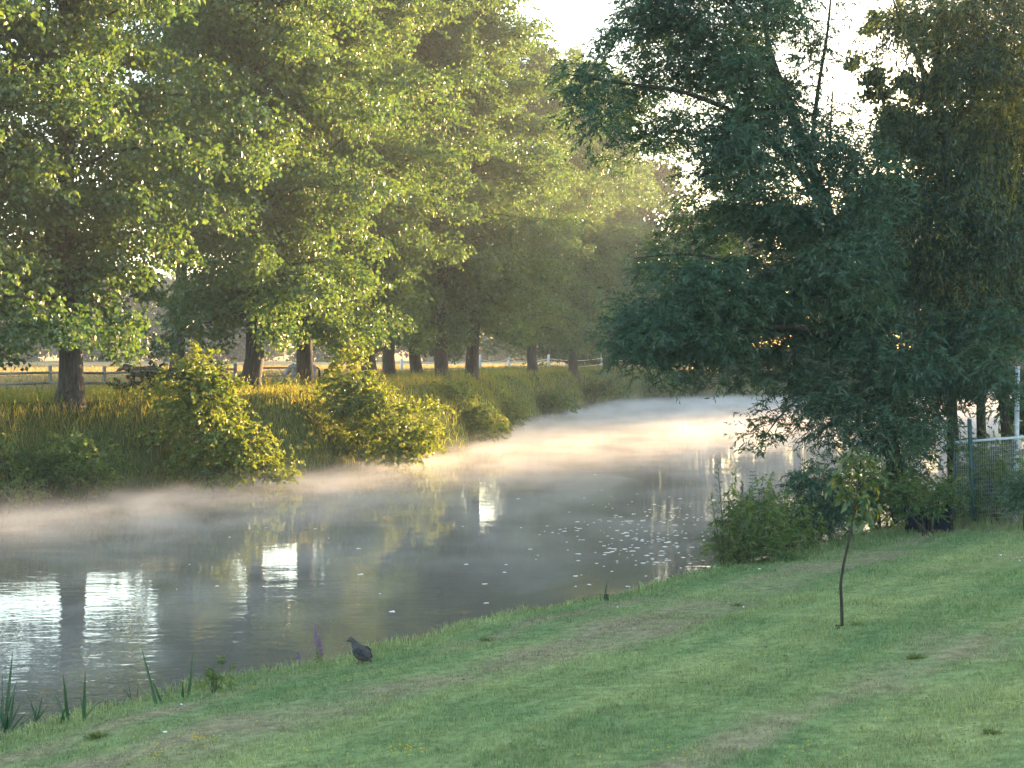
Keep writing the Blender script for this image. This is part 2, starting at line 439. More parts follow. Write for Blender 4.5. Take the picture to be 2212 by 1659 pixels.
# ------------------------------------------------------------------ water
def water_mat():
    m, N, Lk, out = new_mat('river_water')
    p = N.new('ShaderNodeBsdfPrincipled')
    p.inputs['Base Color'].default_value = (0.120, 0.110, 0.088, 1)
    p.inputs['Roughness'].default_value = 0.025
    p.inputs['IOR'].default_value = 1.333
    tc = N.new('ShaderNodeTexCoord')
    def noise(scale, det, dist):
        mp = N.new('ShaderNodeMapping'); mp.inputs['Rotation'].default_value = (0, 0, R(-8)); mp.inputs['Scale'].default_value = (0.55, 1.0, 1.0)
        Lk.new(tc.outputs['Object'], mp.inputs[0])
        n = N.new('ShaderNodeTexNoise'); n.inputs['Scale'].default_value = scale; n.inputs['Detail'].default_value = det; n.inputs['Distortion'].default_value = dist
        Lk.new(mp.outputs[0], n.inputs['Vector'])
        return n
    n1, n2, n3 = noise(3.4, 2.0, 0.3), noise(0.8, 1.0, 0.0), noise(0.11, 2.0, 0.0)
    # patches of livelier and calmer water, liveliest close to the near bank on the left
    sx = N.new('ShaderNodeSeparateXYZ'); Lk.new(tc.outputs['Object'], sx.inputs[0])
    mr = N.new('ShaderNodeMapRange'); mr.inputs[1].default_value = 19; mr.inputs[2].default_value = 34; mr.inputs[3].default_value = 1.0; mr.inputs[4].default_value = 0.22
    Lk.new(sx.outputs['Y'], mr.inputs[0])
    mr2 = N.new('ShaderNodeMapRange'); mr2.inputs[1].default_value = 0.35; mr2.inputs[2].default_value = 0.65; mr2.inputs[3].default_value = 0.6; mr2.inputs[4].default_value = 1.2
    Lk.new(n3.outputs['Fac'], mr2.inputs[0])
    mu = N.new('ShaderNodeMath'); mu.operation = 'MULTIPLY'; Lk.new(mr.outputs[0], mu.inputs[0]); Lk.new(mr2.outputs[0], mu.inputs[1])
    m1 = N.new('ShaderNodeMath'); m1.operation = 'MULTIPLY'; Lk.new(n1.outputs['Fac'], m1.inputs[0]); Lk.new(mu.outputs[0], m1.inputs[1])
    m2 = N.new('ShaderNodeMath'); m2.operation = 'MULTIPLY_ADD'; Lk.new(n2.outputs['Fac'], m2.inputs[0]); m2.inputs[1].default_value = 0.7; Lk.new(m1.outputs[0], m2.inputs[2])
    bp = N.new('ShaderNodeBump'); bp.inputs['Strength'].default_value = 1.0; bp.inputs['Distance'].default_value = 0.010
    Lk.new(m2.outputs[0], bp.inputs['Height']); Lk.new(bp.outputs[0], p.inputs['Normal'])
    Lk.new(p.outputs[0], out.inputs[0])
    return m
wx = np.array([-90.0, 430.0]); wy = np.array([-60.0, 260.0])
wm = mesh_from('water', [(-90, -60, 0), (430, -60, 0), (430, 260, 0), (-90, 260, 0)], None, [(0, 1, 2, 3)])
water = obj('water', wm, water_mat())
tag(water, kind='structure')

# ------------------------------------------------------------------ tree builders
def limb(g, p0, p1, r0, r1, bow=0.15, k=6, n=6):
    p0, p1 = np.array(p0, float), np.array(p1, float)
    t = np.linspace(0, 1, n)[:, None]
    L = np.linalg.norm(p1 - p0)
    P = p0 + (p1 - p0) * t
    P[:, 2] += bow * L * np.sin(t[:, 0] * math.pi)
    P[1:-1] += rng.standard_normal((n - 2, 3)) * 0.025 * L
    g.tube(P, np.linspace(r0, r1, n), k)
    return P

def poplar_meshes(seed, H=27.0, base=2.0, rmax=5.2, leaf=0.19):
    global rng
    keep = rng; rng = np.random.default_rng(seed)
    g, lv = Geo(), Leaves()
    zz = np.array([-0.6, 0, 0.25, 0.7, 1.6, 3, 6, 10, 15, 20, H - 1])
    rr = np.array([0.62, 0.56, 0.49, 0.44, 0.40, 0.37, 0.31, 0.25, 0.17, 0.10, 0.03])
    lean = np.cumsum(rng.standard_normal((len(zz), 2)) * 0.07, axis=0); lean[:3] = 0
    g.tube(np.c_[lean, zz], rr, 12, 0.03)
    cx = lambda z: np.array([np.interp(z, zz, lean[:, 0]), np.interp(z, zz, lean[:, 1])])
    nb = 104
    for i in range(nb):
        f = (i + rng.uniform(0, 0.8)) / nb
        z = base + 1.2 + (H - base - 2.5) * f ** 1.05
        az = i * 2.399 + rng.uniform(-0.5, 0.5)
        prof = np.interp(f, [0, 0.12, 0.35, 0.6, 0.85, 1.0], [0.72, 0.95, 1.0, 0.82, 0.5, 0.16])
        ln = rmax * prof * rng.choice([rng.uniform(0.45, 0.8), rng.uniform(0.9, 1.32)])
        rise = np.interp(f, [0, 0.12, 0.4, 1], [-0.28, 0.0, 0.38, 0.9]) + rng.uniform(-0.14, 0.14)
        c = cx(z)
        p0 = np.array([c[0], c[1], z])
        p1 = p0 + np.array([math.cos(az) * ln, math.sin(az) * ln, ln * rise])
        P = limb(g, p0, p1, 0.085 * (1 - 0.65 * f), 0.012, 0.14, 5)
        for q in (0.30, 0.55, 0.78, 1.0):
            if ln * q < 0.7: continue
            pc = p0 + (p1 - p0) * q; pc[2] += 0.14 * ln * math.sin(q * math.pi) - 0.1
            pc += rng.standard_normal(3) * 0.22
            sc = rng.uniform(0.75, 1.25) * (0.75 + 0.25 * prof)
            rad = np.array([1.15, 1.15, 0.75]) * sc * (1.1 - 0.2 * q)
            lv.clump(pc, rad, int(250 * sc), leaf, leaf * 0.86, tint=0.42 + 0.1 * rng.standard_normal(), droop=0.9, shell=0.25)
            # hanging tips along the clump's outer rim
            for _ in range(3):
                e = pc + np.array([math.cos(az), math.sin(az), 0]) * rad[0] * 0.7 + rng.standard_normal(3) * 0.35
                lv.spray(e, (math.cos(az) + 0.6 * rng.standard_normal(), math.sin(az) + 0.6 * rng.standard_normal(), 0.35), rng.uniform(0.5, 1.0), 13, leaf, leaf * 0.86, sag=0.55, tint=0.5)
    rng = keep
    tm = g.mesh('poplar_trunk'); tm.materials.append(M['bark'])
    cm = lv.mesh('poplar_crown'); cm.materials.append(M['poplar'])
    tm.polygons.foreach_set('use_smooth', np.ones(len(tm.polygons), bool))
    return tm, cm

def plant_tree(name, loc, meshes, label, cat, group=None, rz=0.0, sc=1.0, sz=None):
    t = empty(name, loc, label, cat, group, rz)
    t.scale = (sc, sc, sz or sc)
    obj('trunk', meshes[0], None, t); obj('crown', meshes[1], None, t)
    return t

POP = [poplar_meshes(101, 27, 2.0), poplar_meshes(202, 28, 2.2, 5.4), poplar_meshes(303, 27, 2.6, 5.0), poplar_meshes(404, 29, 2.1, 5.5), poplar_meshes(505, 28, 6.5, 4.8)]
def gp(px, D, dz=0.0):
    X = (px - 1106) / F * D
    return (X, D, float(zg(X, D)) + dz)
G_POP = 'poplars in the row above the far bank'
poplars = [  # px, D, variant, rz, scale, label
    (-130, 44.0, 0, 3.4, 0.9, 'leafy poplar whose drooping branches enter the picture at its left edge'),
    (150, 49, 0, 1.1, 1.0, 'sunlit poplar with a thick bare trunk, leftmost of the trunks on the far bank'),
    (372, 78, 4, 2.0, 1.0, 'poplar behind the large yellow-green alder bush, its trunk mostly hidden'),
    (543, 59, 3, 4.0, 0.97, 'poplar with the thick dark trunk standing just right of the large alder bush'),
    (655, 64, 1, 5.2, 0.92, 'poplar with its trunk just left of the smaller bright alder bush'),
    (808, 74, 2, 0.2, 1.0, 'poplar whose trunk rises just right of the smaller bright bush, nearer of a close pair'),
    (843, 92, 0, 3.1, 1.0, 'poplar trunk close behind the right side of another trunk, farther of the pair'),
    (902, 96, 3, 1.4, 1.0, 'poplar whose trunk is half hidden by leaves hanging in front of the pale field'),
    (957, 84, 1, 2.6, 1.0, 'poplar with a slim dark trunk, left of two evenly spaced trunks in mid row'),
    (1020, 88, 0, 4.4, 1.02, 'poplar with a dark trunk beside a white fence post in mid row'),
    (1242, 125, 3, 2.2, 1.0, 'poplar standing alone near the far end of the row before the white fence'),
    (1150, 113, 1, 3.9, 0.98, 'poplar whose low hanging leaves hide its trunk, just left of the lone far poplar'),
    (1316, 140, 2, 0.9, 1.12, 'hazy poplar at the far end of the row beside the big willow'),
]
for px, D, v, rz, sc, lab in poplars:
    plant_tree('poplar_tree', gp(px, D, -0.05), POP[v], lab, 'tree', G_POP, rz, sc)

# generic broadleaf trees: far shore, garden trees on the right that shade the lawn
def round_tree_meshes(seed, H, rad, base, leaf, nclump, per, mat, tint=0.4, bark='bark_dark'):
    global rng
    keep = rng; rng = np.random.default_rng(seed)
    g, lv = Geo(), Leaves()
    n = 7
    zz = np.linspace(-0.5, H * 0.8, n)
    P = np.c_[np.cumsum(rng.standard_normal((n, 2)) * 0.02 * H / 4, axis=0), zz]; P[:2, :2] = 0
    g.tube(P, np.linspace(0.03 * H, 0.006 * H, n), 9)
    for i in range(nclump):
        f = rng.uniform(0, 1)
        z = base + (H - base) * f
        prof = math.sin(math.pi * (0.14 + 0.80 * f)) ** 0.6
        r = rad * prof * math.sqrt(rng.uniform(0.10, 1.0))
        az = rng.uniform(0, 2 * math.pi)
        c = np.array([math.cos(az) * r, math.sin(az) * r, z])
        if i % 3 == 0:
            zb = max(0.6 * base, z - r * 0.7)
            limb(g, (0, 0, zb), c, 0.008 * H, 0.002 * H, 0.05, 5)
        sc = rng.uniform(0.7, 1.35) * rad * 0.27
        lv.clump(c, (sc, sc, sc * 0.72), per, leaf, leaf * 0.75, tint=tint + 0.1 * rng.standard_normal(), shell=0.3)
    rng = keep
    tm = g.mesh('tree_trunk'); tm.materials.append(M[bark])
    cm = lv.mesh('tree_crown'); cm.materials.append(M[mat])
    return tm, cm
FT = [round_tree_meshes(11, 21, 6.5, 0.8, 0.45, 190, 120, 'far_leaf'), round_tree_meshes(12, 20, 7.0, 0.8, 0.45, 190, 120, 'far_leaf'), round_tree_meshes(13, 19, 5.5, 0.8, 0.45, 180, 120, 'far_leaf')]
G_FAR = 'hazy trees on the far shore of the water'
def sun_pos(n, t):   # n across the sunlight, t along it
    return 0.8 * n + 0.6 * t, -0.6 * n + 0.8 * t
far_trees = [  # X, D, variant, scale, label
    (14.5, 152, 0, 1.05, 'tall hazy purple-grey tree seen in the gap between the poplars and the willow'),
    (7.0, 160, 1, 1.0, 'hazy tree behind the last poplars at the far end of the water'),
    (24.0, 160, 2, 1.05, 'hazy far tree behind the left half of the big willow'),
    (33.0, 163, 0, 0.95, 'hazy far tree behind the middle of the big willow'),
    (42.5, 166, 1, 1.0, 'hazy far tree glimpsed behind the right side of the big willow'),
    (52.0, 169, 2, 1.0, 'hazy far tree glimpsed between the willow stems on the right'),
    (58.5, 170.5, 2, 1.15, 'hazy far tree behind the grey pole'),
    (65.5, 172.5, 0, 1.1, 'hazy far tree glimpsed beside the grey pole at the right edge'),
]
for k, (X, D, v, sc, lab) in enumerate(far_trees):
    plant_tree('far_tree', (X, D, float(zg(X, D)) - 0.2), FT[v], lab, 'tree', G_FAR, k * 1.7, sc)
# the shore goes on to the right of the picture: these trees shade the water and leave one gap for the sun
for k, (n_, t_, v, sc) in enumerate([(-26.0, 205, 1, 1.25), (-24, 209, 0, 1.25), (-20, 203, 2, 1.3), (-16, 206, 1, 1.25), (-11, 204, 0, 1.3), (-6, 207, 2, 1.3), (-1, 204, 1, 1.25), (4, 206, 0, 1.3), (9, 204, 1, 1.3)]):
    X, D = sun_pos(n_, t_)
    plant_tree('far_tree', (X, D, float(zg(X, D)) - 0.2), FT[v], 'dark leafy tree in the line along the far shore', 'tree', 'trees along the far shore right of the picture', k * 2.3, sc)
GT = [round_tree_meshes(21, 15, 5.0, 1.2, 0.26, 130, 150, 'dark_leaf'), round_tree_meshes(22, 14, 5.2, 1.0, 0.26, 130, 150, 'dark_leaf')]
for k, (X, D, v, sc) in enumerate([(-13, 74, 1, 1.0), (-9, 72, 0, 1.05), (-5, 75, 1, 1.0), (-1, 72, 0, 1.0), (3, 74, 1, 1.0), (7, 72, 0, 1.0), (11, 74, 1, 1.0)]):
    X, D = sun_pos(X, D)
    plant_tree('garden_tree', (X, D, float(zg(X, D)) - 0.2), GT[v], 'dense garden tree on the lawn to the right of the willows', 'tree', 'garden trees right of the picture', k * 1.9, sc)

# ------------------------------------------------------------------ willows on the near bank
def crown_from_lobes(lobes, D, dth, leaf, lw, per=1.0, mode='spray', tint=0.4, spraylen=0.62, sagk=1.0):
    lv = Leaves()
    for lb in lobes:
        px, py, rx, ry = lb[:4]
        den = lb[4] if len(lb) > 4 else 1.0
        Dd = lb[5] if len(lb) > 5 else D + rng.uniform(-0.35, 0.35) * dth
        tn = lb[6] if len(lb) > 6 else tint
        c = np.array(at(px, py, Dd))
        sc = Dd / F
        rad = np.array([rx * sc, dth * 0.55, ry * sc])
        if mode == 'spray':
            n = int(per * den * 5.5 * math.pi * rx * ry * sc * sc / (15 * 0.5 * leaf * lw))
            d = norm(rng.standard_normal((n, 3))); r = rng.uniform(0.0, 1.0, n) ** 0.45
            nsub = 7
            sd = norm(rng.standard_normal((nsub, 3))) * (rng.uniform(0.15, 1.0, (nsub, 1)) ** 0.5)
            pick = rng.integers(0, nsub, n); own = rng.uniform(0, 1, n) < 0.8
            stn = np.clip(tn + 0.22 * rng.standard_normal(nsub), 0, 1)
            P = c + np.where(own[:, None], sd[pick] + 0.48 * d * r[:, None], d * r[:, None]) * rad
            for p, dd, tn in zip(P, d, np.where(own, stn[pick], tn)):
                dirv = np.array([dd[0] * 0.8 + 0.5 * rng.standard_normal(), dd[1] * 0.8 + 0.5 * rng.standard_normal(), 0.25 + 0.3 * dd[2]])
                lv.spray(p, dirv, spraylen * rng.uniform(0.55, 1.2), 15, leaf, lw, sag=rng.uniform(0.15, 0.75) * sagk, tint=tn, spread=1.0)
        else:
            n = int(per * den * 4.5 * math.pi * rx * ry * sc * sc / (0.5 * leaf * lw))
            sub = max(2, int(rx * ry / 1500))
            for _ in range(sub):
                o = c + norm(rng.standard_normal(3)) * rad * rng.uniform(0.2, 0.8)
                lv.clump(o, rad * 0.5, n // sub, leaf, lw, tint=tn, shell=0.1)
    return lv

def limb_px(g, pts, r0, r1, k=8):
    P = np.array([tuple(at(*p)) for p in pts])
    # smooth the polyline a little
    t = np.linspace(0, len(P) - 1, 4 * (len(P) - 1) + 1)
    Q = np.stack([np.interp(t, np.arange(len(P)), P[:, j]) for j in range(3)], 1)
    for _ in range(2):
        Q[1:-1] = 0.25 * Q[:-2] + 0.5 * Q[1:-1] + 0.25 * Q[2:]
    g.tube(Q, np.linspace(r0, r1, len(Q)), k, 0.04)
    return Q

# big willow
base1 = gp(1945, 37.2)
w1 = empty('willow_tree', base1, 'large blue-green willow leaning over the water in the right half', 'tree')
g = Geo()
limb_px(g, [(1945, 1115, 37.2), (1935, 1020, 37.2), (1905, 850, 37.2), (1835, 600, 37.5), (1750, 350, 37.8), (1690, 190, 38)], 0.24, 0.13)
limb_px(g, [(1690, 190, 38), (1620, 80, 38), (1560, -40, 38.3), (1530, -120, 38.3)], 0.13, 0.03)
limb_px(g, [(1690, 190, 38), (1655, 90, 38.5), (1650, -20, 38.8), (1660, -120, 39)], 0.10, 0.03)
limb_px(g, [(1750, 350, 37.8), (1765, 200, 37.2), (1790, 60, 37), (1800, -90, 37)], 0.07, 0.02)
limb_px(g, [(1800, 480, 37.5), (1650, 270, 37), (1480, 195, 36.5), (1340, 180, 36), (1225, 160, 35.6)], 0.10, 0.015)
limb_px(g, [(1850, 660, 37.5), (1660, 590, 37), (1500, 545, 36.5), (1375, 557, 36.2)], 0.08, 0.012)
limb_px(g, [(1870, 740, 37), (1700, 700, 36), (1520, 720, 35.5), (1400, 790, 35.3)], 0.08, 0.012)
limb_px(g, [(1905, 860, 37), (1780, 820, 36.2), (1690, 890, 36), (1640, 960, 36)], 0.06, 0.010)
limb_px(g, [(1790, 480, 38), (1792, 300, 38.6), (1800, 180, 39)], 0.04, 0.02)
w1t = g.mesh('willow_trunk')
obj('trunk', w1t, M['bark_dark'], w1, smooth=True).matrix_parent_inverse.identity()
w1.children[0].location = -Vector(base1)
L1 = [(1850, 420, 80, 110, 1), (1840, 560, 90, 100, 1.1), (1790, 340, 50, 60, .8), (1420, 560, 50, 60, .8), (1400, 60, 80, 70, 1.1), (1510, 30, 110, 80, 1.3), (1480, 150, 110, 70, 1.3), (1385, 250, 50, 60, .9), (1560, 130, 80, 60, 1.1), (1640, 220, 70, 60, 1.1), (1420, -30, 90, 60, 1), (1275, 240, 55, 75, .9), (1250, 170, 45, 30, .7), (1340, 215, 50, 40, .8),
      (1330, 320, 40, 35, .5), (1560, 240, 130, 90, 1), (1640, 330, 120, 90, 1.1), (1560, 400, 110, 80, 1.1), (1700, 430, 110, 80, 1.1), (1610, 520, 130, 90, 1.1), (1490, 610, 90, 70, 1),
      (1405, 680, 80, 75, 1), (1600, 650, 150, 100, 1.1), (1750, 590, 110, 100, 1.1), (1370, 750, 60, 60, 1), (1490, 750, 120, 70, 1.1), (1640, 740, 120, 75, 1.1), (1760, 725, 120, 85, 1.2),
      (1850, 680, 90, 100, 1.2), (1640, 60, 60, 70, .9), (1600, 130, 60, 60, 1), (1715, 190, 40, 90, .7), (1775, 290, 50, 80, .9), (1765, 90, 35, 90, .5), (1690, 40, 40, 70, .7), (1320, 120, 40, 60, .8), (1450, 300, 70, 60, .9), (1850, 840, 110, 70, 1.1), (1790, 910, 60, 60, .8),
      (1900, 910, 90, 60, 1), (1975, 870, 80, 60, 1.1), (2060, 800, 90, 80, 1.1), (1950, 750, 100, 90, 1.1), (2090, 690, 90, 80, .9), (2150, 800, 80, 70, 1), (1665, 925, 35, 35, .8), (1640, 975, 20, 20, .5), (1950, 960, 70, 45, .9, 37, .8),  # last lobe: yellow sunlight put into its raised leaf tint
      (1560, 820, 60, 25, .7), (1430, 815, 45, 25, .5), (1720, 830, 70, 60, .9), (1660, 10, 80, 60, .9), (1850, 1000, 60, 50, .5), (1750, 870, 50, 45, .7), (1440, -60, 140, 70, .7), (1600, -70, 140, 70, .7), (2010, 950, 50, 40, .6, 37.5, .8)]
lv = crown_from_lobes(L1, 37.0, 4.0, 0.165, 0.038, per=0.95, tint=0.38)
obj('crown', lv.mesh('willow_crown', base1), M['willow'], w1)

# weeping willow at the right edge
base2 = gp(2062, 39.2)
w2 = empty('weeping_willow_tree', base2, 'weeping willow with two straight dark stems and hanging golden-lit strands at the right edge', 'tree')
g = Geo()
limb_px(g, [(2062, 1120, 39.2), (2058, 950, 39.2), (2050, 650, 39.3), (2036, 380, 39.5), (2026, 150, 39.5), (2035, -90, 39.5)], 0.17, 0.07)
limb_px(g, [(2036, 330, 39.5), (2090, 240, 39.3), (2150, 130, 39), (2200, -60, 38.8)], 0.07, 0.03)
limb_px(g, [(2026, 200, 39.5), (1960, 90, 39.3), (1910, -60, 39)], 0.05, 0.02)
obj('trunk', g.mesh('weeping_willow_trunk'), M['bark_dark'], w2, smooth=True, loc=-Vector(base2))
g2 = Geo()
limb_px(g2, [(2128, 1100, 39.6), (2122, 980, 39.6), (2117, 870, 39.6), (2135, 650, 39.7), (2180, 350, 39.8), (2215, 50, 40)], 0.16, 0.06)
obj('trunk', g2.mesh('weeping_willow_stem'), M['bark_dark'], w2, smooth=True, loc=-Vector(base2))
lv = Leaves(); g = Geo()
def strand(px, py, D, length, tint=0.45):
    p = np.array(at(px, py, D))
    n = int(length * 17)
    dr = np.array([0.12 * rng.standard_normal(), 0.12 * rng.standard_normal(), -1.0])
    lv.spray(p, dr, length, n, 0.16, 0.036, sag=0.03, tint=tint, spread=0.55)
    g.tube([p, p + dr * length * 0.5, p + dr * length], 0.006, 3)
LW = [(2050, 450, 70, 90, .8, 38, 0), (2120, 540, 80, 90, .9, 38, 0), (2185, 500, 60, 110, .9, 38, .05), (2020, 620, 60, 80, .8, 38.2, 0), (2150, 680, 70, 70, .9, 38, 0), (1990, 500, 50, 80, .7, 38.2, 0), (2120, 20, 90, 70, 1), (2200, 60, 60, 110, 1.1), (2130, 140, 80, 80, 1), (2190, 230, 60, 100, 1.1), (2120, 260, 70, 80, 1), (2060, 150, 60, 90, .8), (2020, 30, 60, 70, .9), (2080, 330, 60, 60, .8), (1960, 20, 60, 60, .7), (1990, 280, 60, 70, .7), (1920, 300, 50, 60, .6), (1930, 90, 40, 60, .5), (2200, 330, 40, 70, .9), (1990, 380, 50, 60, .6), (2150, 360, 50, 60, .8)]
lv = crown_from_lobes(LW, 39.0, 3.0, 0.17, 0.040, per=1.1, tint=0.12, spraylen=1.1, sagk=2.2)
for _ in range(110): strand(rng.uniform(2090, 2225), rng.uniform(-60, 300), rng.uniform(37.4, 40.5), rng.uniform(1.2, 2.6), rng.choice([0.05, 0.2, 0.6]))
for _ in range(80): strand(rng.uniform(2110, 2225), rng.uniform(220, 340), rng.uniform(37.4, 39.5), rng.uniform(1.0, 1.9), 0.95)  # golden sunlight on these strands is painted through their high tint
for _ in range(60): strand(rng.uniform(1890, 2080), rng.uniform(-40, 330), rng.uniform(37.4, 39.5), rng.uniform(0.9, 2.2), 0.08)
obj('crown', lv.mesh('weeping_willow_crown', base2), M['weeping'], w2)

# dark broadleaf tree behind the weeping willow
base3 = gp(2186, 43.5)
w3 = empty('dark_tree', base3, 'very dark broad-leaved tree close behind the weeping willow stems', 'tree')
g = Geo()
limb_px(g, [(2186, 1090, 43.5), (2170, 850, 43.6), (2120, 550, 43.8), (2050, 300, 44), (1980, 120, 44), (1930, -20, 44)], 0.20, 0.05)
limb_px(g, [(2120, 550, 43.8), (2000, 460, 43.5), (1890, 400, 43.2)], 0.09, 0.02)
limb_px(g, [(2140, 650, 43.7), (2190, 450, 44), (2230, 250, 44)], 0.09, 0.02)
obj('trunk', g.mesh('dark_tree_trunk'), M['bark_dark'], w3, smooth=True, loc=-Vector(base3))
L3 = [(1850, 480, 70, 80, .8), (1880, 420, 60, 60, .9), (1900, 320, 60, 70, .9), (1960, 290, 80, 80, 1), (2060, 320, 100, 90, 1.1), (2100, 440, 110, 100, 1.3), (1960, 440, 100, 100, 1.2), (1890, 540, 80, 90, 1.1), (2010, 590, 120, 100, 1.3), (2150, 580, 100, 110, 1.3),
      (2190, 700, 90, 90, 1.3), (1860, 120, 35, 35, .3), (1930, 150, 60, 45, .6), (1995, 195, 70, 50, .7), (1990, 50, 80, 60, .5), (1890, 210, 45, 30, .6), (2100, 160, 90, 90, .7), (2190, 250, 60, 120, .8), (1880, 40, 40, 50, .4),
      (2050, 720, 110, 70, 1.1), (1920, 650, 80, 70, 1), (2190, 420, 60, 110, 1.2), (2190, 850, 60, 55, .9), (2050, 820, 90, 50, .8), (1900, 780, 70, 60, .8), (2200, 930, 40, 30, .5)]
lv = crown_from_lobes(L3, 44.0, 3.4, 0.17, 0.15, per=1.7, mode='clump', tint=0.4)
obj('crown', lv.mesh('dark_tree_crown', base3), M['dark_leaf'], w3)

# ------------------------------------------------------------------ bushes
def bush(name, px, D, lobes, label, cat='bush', group=None, mat='alder', leaf=0.125, lw=0.10, per=1.0, dth=1.8, tint=0.5, mode='spray', stems=5, spraylen=0.5, shoots=1.0):
    b = Vector(gp(px, D, -0.05))
    root = empty(name, b, label, cat, group)
    lobes = [(l[0], l[1], l[2] * 1.12, l[3] * 1.12) + tuple(l[4:]) for l in lobes]
    lv = crown_from_lobes(lobes, D, dth, leaf, lw, per=per, mode=mode, tint=tint, spraylen=spraylen)
    g = Geo()
    for lb in lobes:                     # long shoots standing out of the outline
        for _ in range(int(shoots * (2 + lb[2] / 9))):
            c = np.array(at(lb[0] + rng.uniform(-.8, .8) * lb[2], lb[1] + rng.uniform(-.8, .3) * lb[3], D + rng.uniform(-.4, .4) * dth))
            dv = np.array([0.6 * rng.standard_normal(), 0.5 * rng.standard_normal(), rng.uniform(0.4, 1.2)])
            ln = rng.uniform(0.5, 1.15) * spraylen * 1.7
            lv.spray(c, dv, ln, 16, leaf, lw, sag=0.25, tint=rng.uniform(0.4, 0.9), spread=0.8)
    for i in range(stems):
        lb = lobes[i % len(lobes)]
        c = np.array(at(lb[0] + rng.uniform(-.4, .4) * lb[2], lb[1], D + rng.uniform(-.3, .3) * dth))
        limb(g, np.array(b) + np.array([rng.uniform(-.15, .15), rng.uniform(-.15, .15), 0]), c, 0.035, 0.008, 0.06, 5)
    obj('stems', g.mesh('stems'), M['twig'], root, loc=-b)
    obj('foliage', lv.mesh('foliage', b), M[mat], root)
    return root

bush('alder_bush', 445, 49.2, [(430, 800, 45, 45), (400, 840, 60, 45), (450, 860, 70, 50), (400, 910, 70, 50), (480, 920, 80, 50), (530, 960, 80, 40), (450, 985, 80, 45), (570, 1000, 65, 30), (520, 1020, 80, 25), (600, 1010, 40, 20), (470, 1030, 50, 20, .7)],
     'large yellow-green alder bush on the far bank, bigger and left of the two', group='alder bushes on the far bank', dth=2.4, per=0.8, tint=0.55)
bush('alder_bush', 780, 58.5, [(758, 770, 28, 30), (750, 820, 50, 40), (790, 850, 55, 40), (740, 880, 60, 45), (800, 900, 60, 40), (780, 950, 70, 35), (850, 950, 60, 40), (900, 905, 45, 25), (935, 880, 20, 14), (890, 965, 45, 30), (920, 940, 25, 35), (830, 985, 60, 15, .6)],
     'bright alder bush on the far bank with a branch reaching right, smaller of the two', group='alder bushes on the far bank', dth=2.2, per=0.8, tint=0.6)
bush('bramble_bush', 170, 45, [(170, 970, 40, 30, .7), (120, 990, 40, 30, .7), (205, 1010, 35, 40, .8), (150, 1045, 60, 30, .8), (70, 1035, 45, 35, .7)],
     'tangled green bramble at the water edge in the left corner of the far bank', mat='herb', leaf=0.12, lw=0.08, per=1.0, tint=0.5)
bush('bramble_bush', 20, 43.5, [(0, 985, 35, 30, .7), (-10, 1030, 45, 40, .8), (40, 1065, 40, 20, .7)],
     'low green bramble on the far bank cut by the left picture edge', mat='herb', leaf=0.12, lw=0.08, per=1.0, tint=0.5)
bush('thistle_shrub', 305, 53, [(300, 832, 35, 18, .4), (338, 812, 14, 22, .4), (265, 842, 26, 14, .4), (320, 845, 40, 16, .6)],
     'dark spindly shrub on top of the far bank in front of the brown pony', mat='dark_leaf', leaf=0.17, lw=0.13, per=0.7, dth=1.2, tint=0.5)
bush('thistle_shrub', 490, 60, [(485, 825, 22, 16, .5), (475, 800, 14, 14, .4)],
     'small dark shrub by the fence between the large alder bush and the thick trunk', mat='dark_leaf', leaf=0.16, lw=0.12, per=0.7, dth=0.8, tint=0.5)
for lab, px, D, lobes in [
    ('bright green nettle clump on the far bank to the right of the smaller alder bush', 985, 73, [(985, 850, 35, 25), (1000, 880, 45, 30), (970, 915, 50, 30), (1030, 920, 50, 25)]),
    ('grey-green bush at the bend of the far bank where the mist begins', 1105, 88, [(1060, 900, 40, 25), (1095, 880, 35, 20), (1080, 925, 40, 15)]),
    ('low hazy bush on the far bank below the lone poplar', 1170, 104, [(1150, 870, 45, 22), (1190, 860, 40, 18), (1210, 880, 40, 12)]),
    ('hazy bush on the far bank, right of the lone poplar', 1275, 122, [(1260, 845, 50, 16), (1310, 840, 40, 16), (1240, 862, 40, 10)]),
    ('faint bush on the far shore under the overhanging willow', 1400, 141, [(1380, 838, 50, 14), (1440, 838, 45, 14), (1350, 846, 40, 10)])]:
    bush('bank_bush', px, D, lobes, lab, group='bushes along the far bank', mat='herb', leaf=0.16, lw=0.10, per=1.0, dth=2.0, tint=0.4)

for px, D in [(1470, 148), (1545, 151), (1620, 154), (1700, 157), (1790, 160), (1880, 163), (1975, 166), (2075, 169), (2180, 172)]:
    bush('bank_bush', px, D, [(px - 20, 822, 40, 20), (px + 22, 818, 40, 24), (px, 834, 55, 14)], 'hazy low bush on the far shore behind the willows', group='low bushes along the far shore behind the willows', mat='far_leaf', leaf=0.34, lw=0.24, per=0.9, dth=2.5, tint=0.4, spraylen=1.0, shoots=0.5)

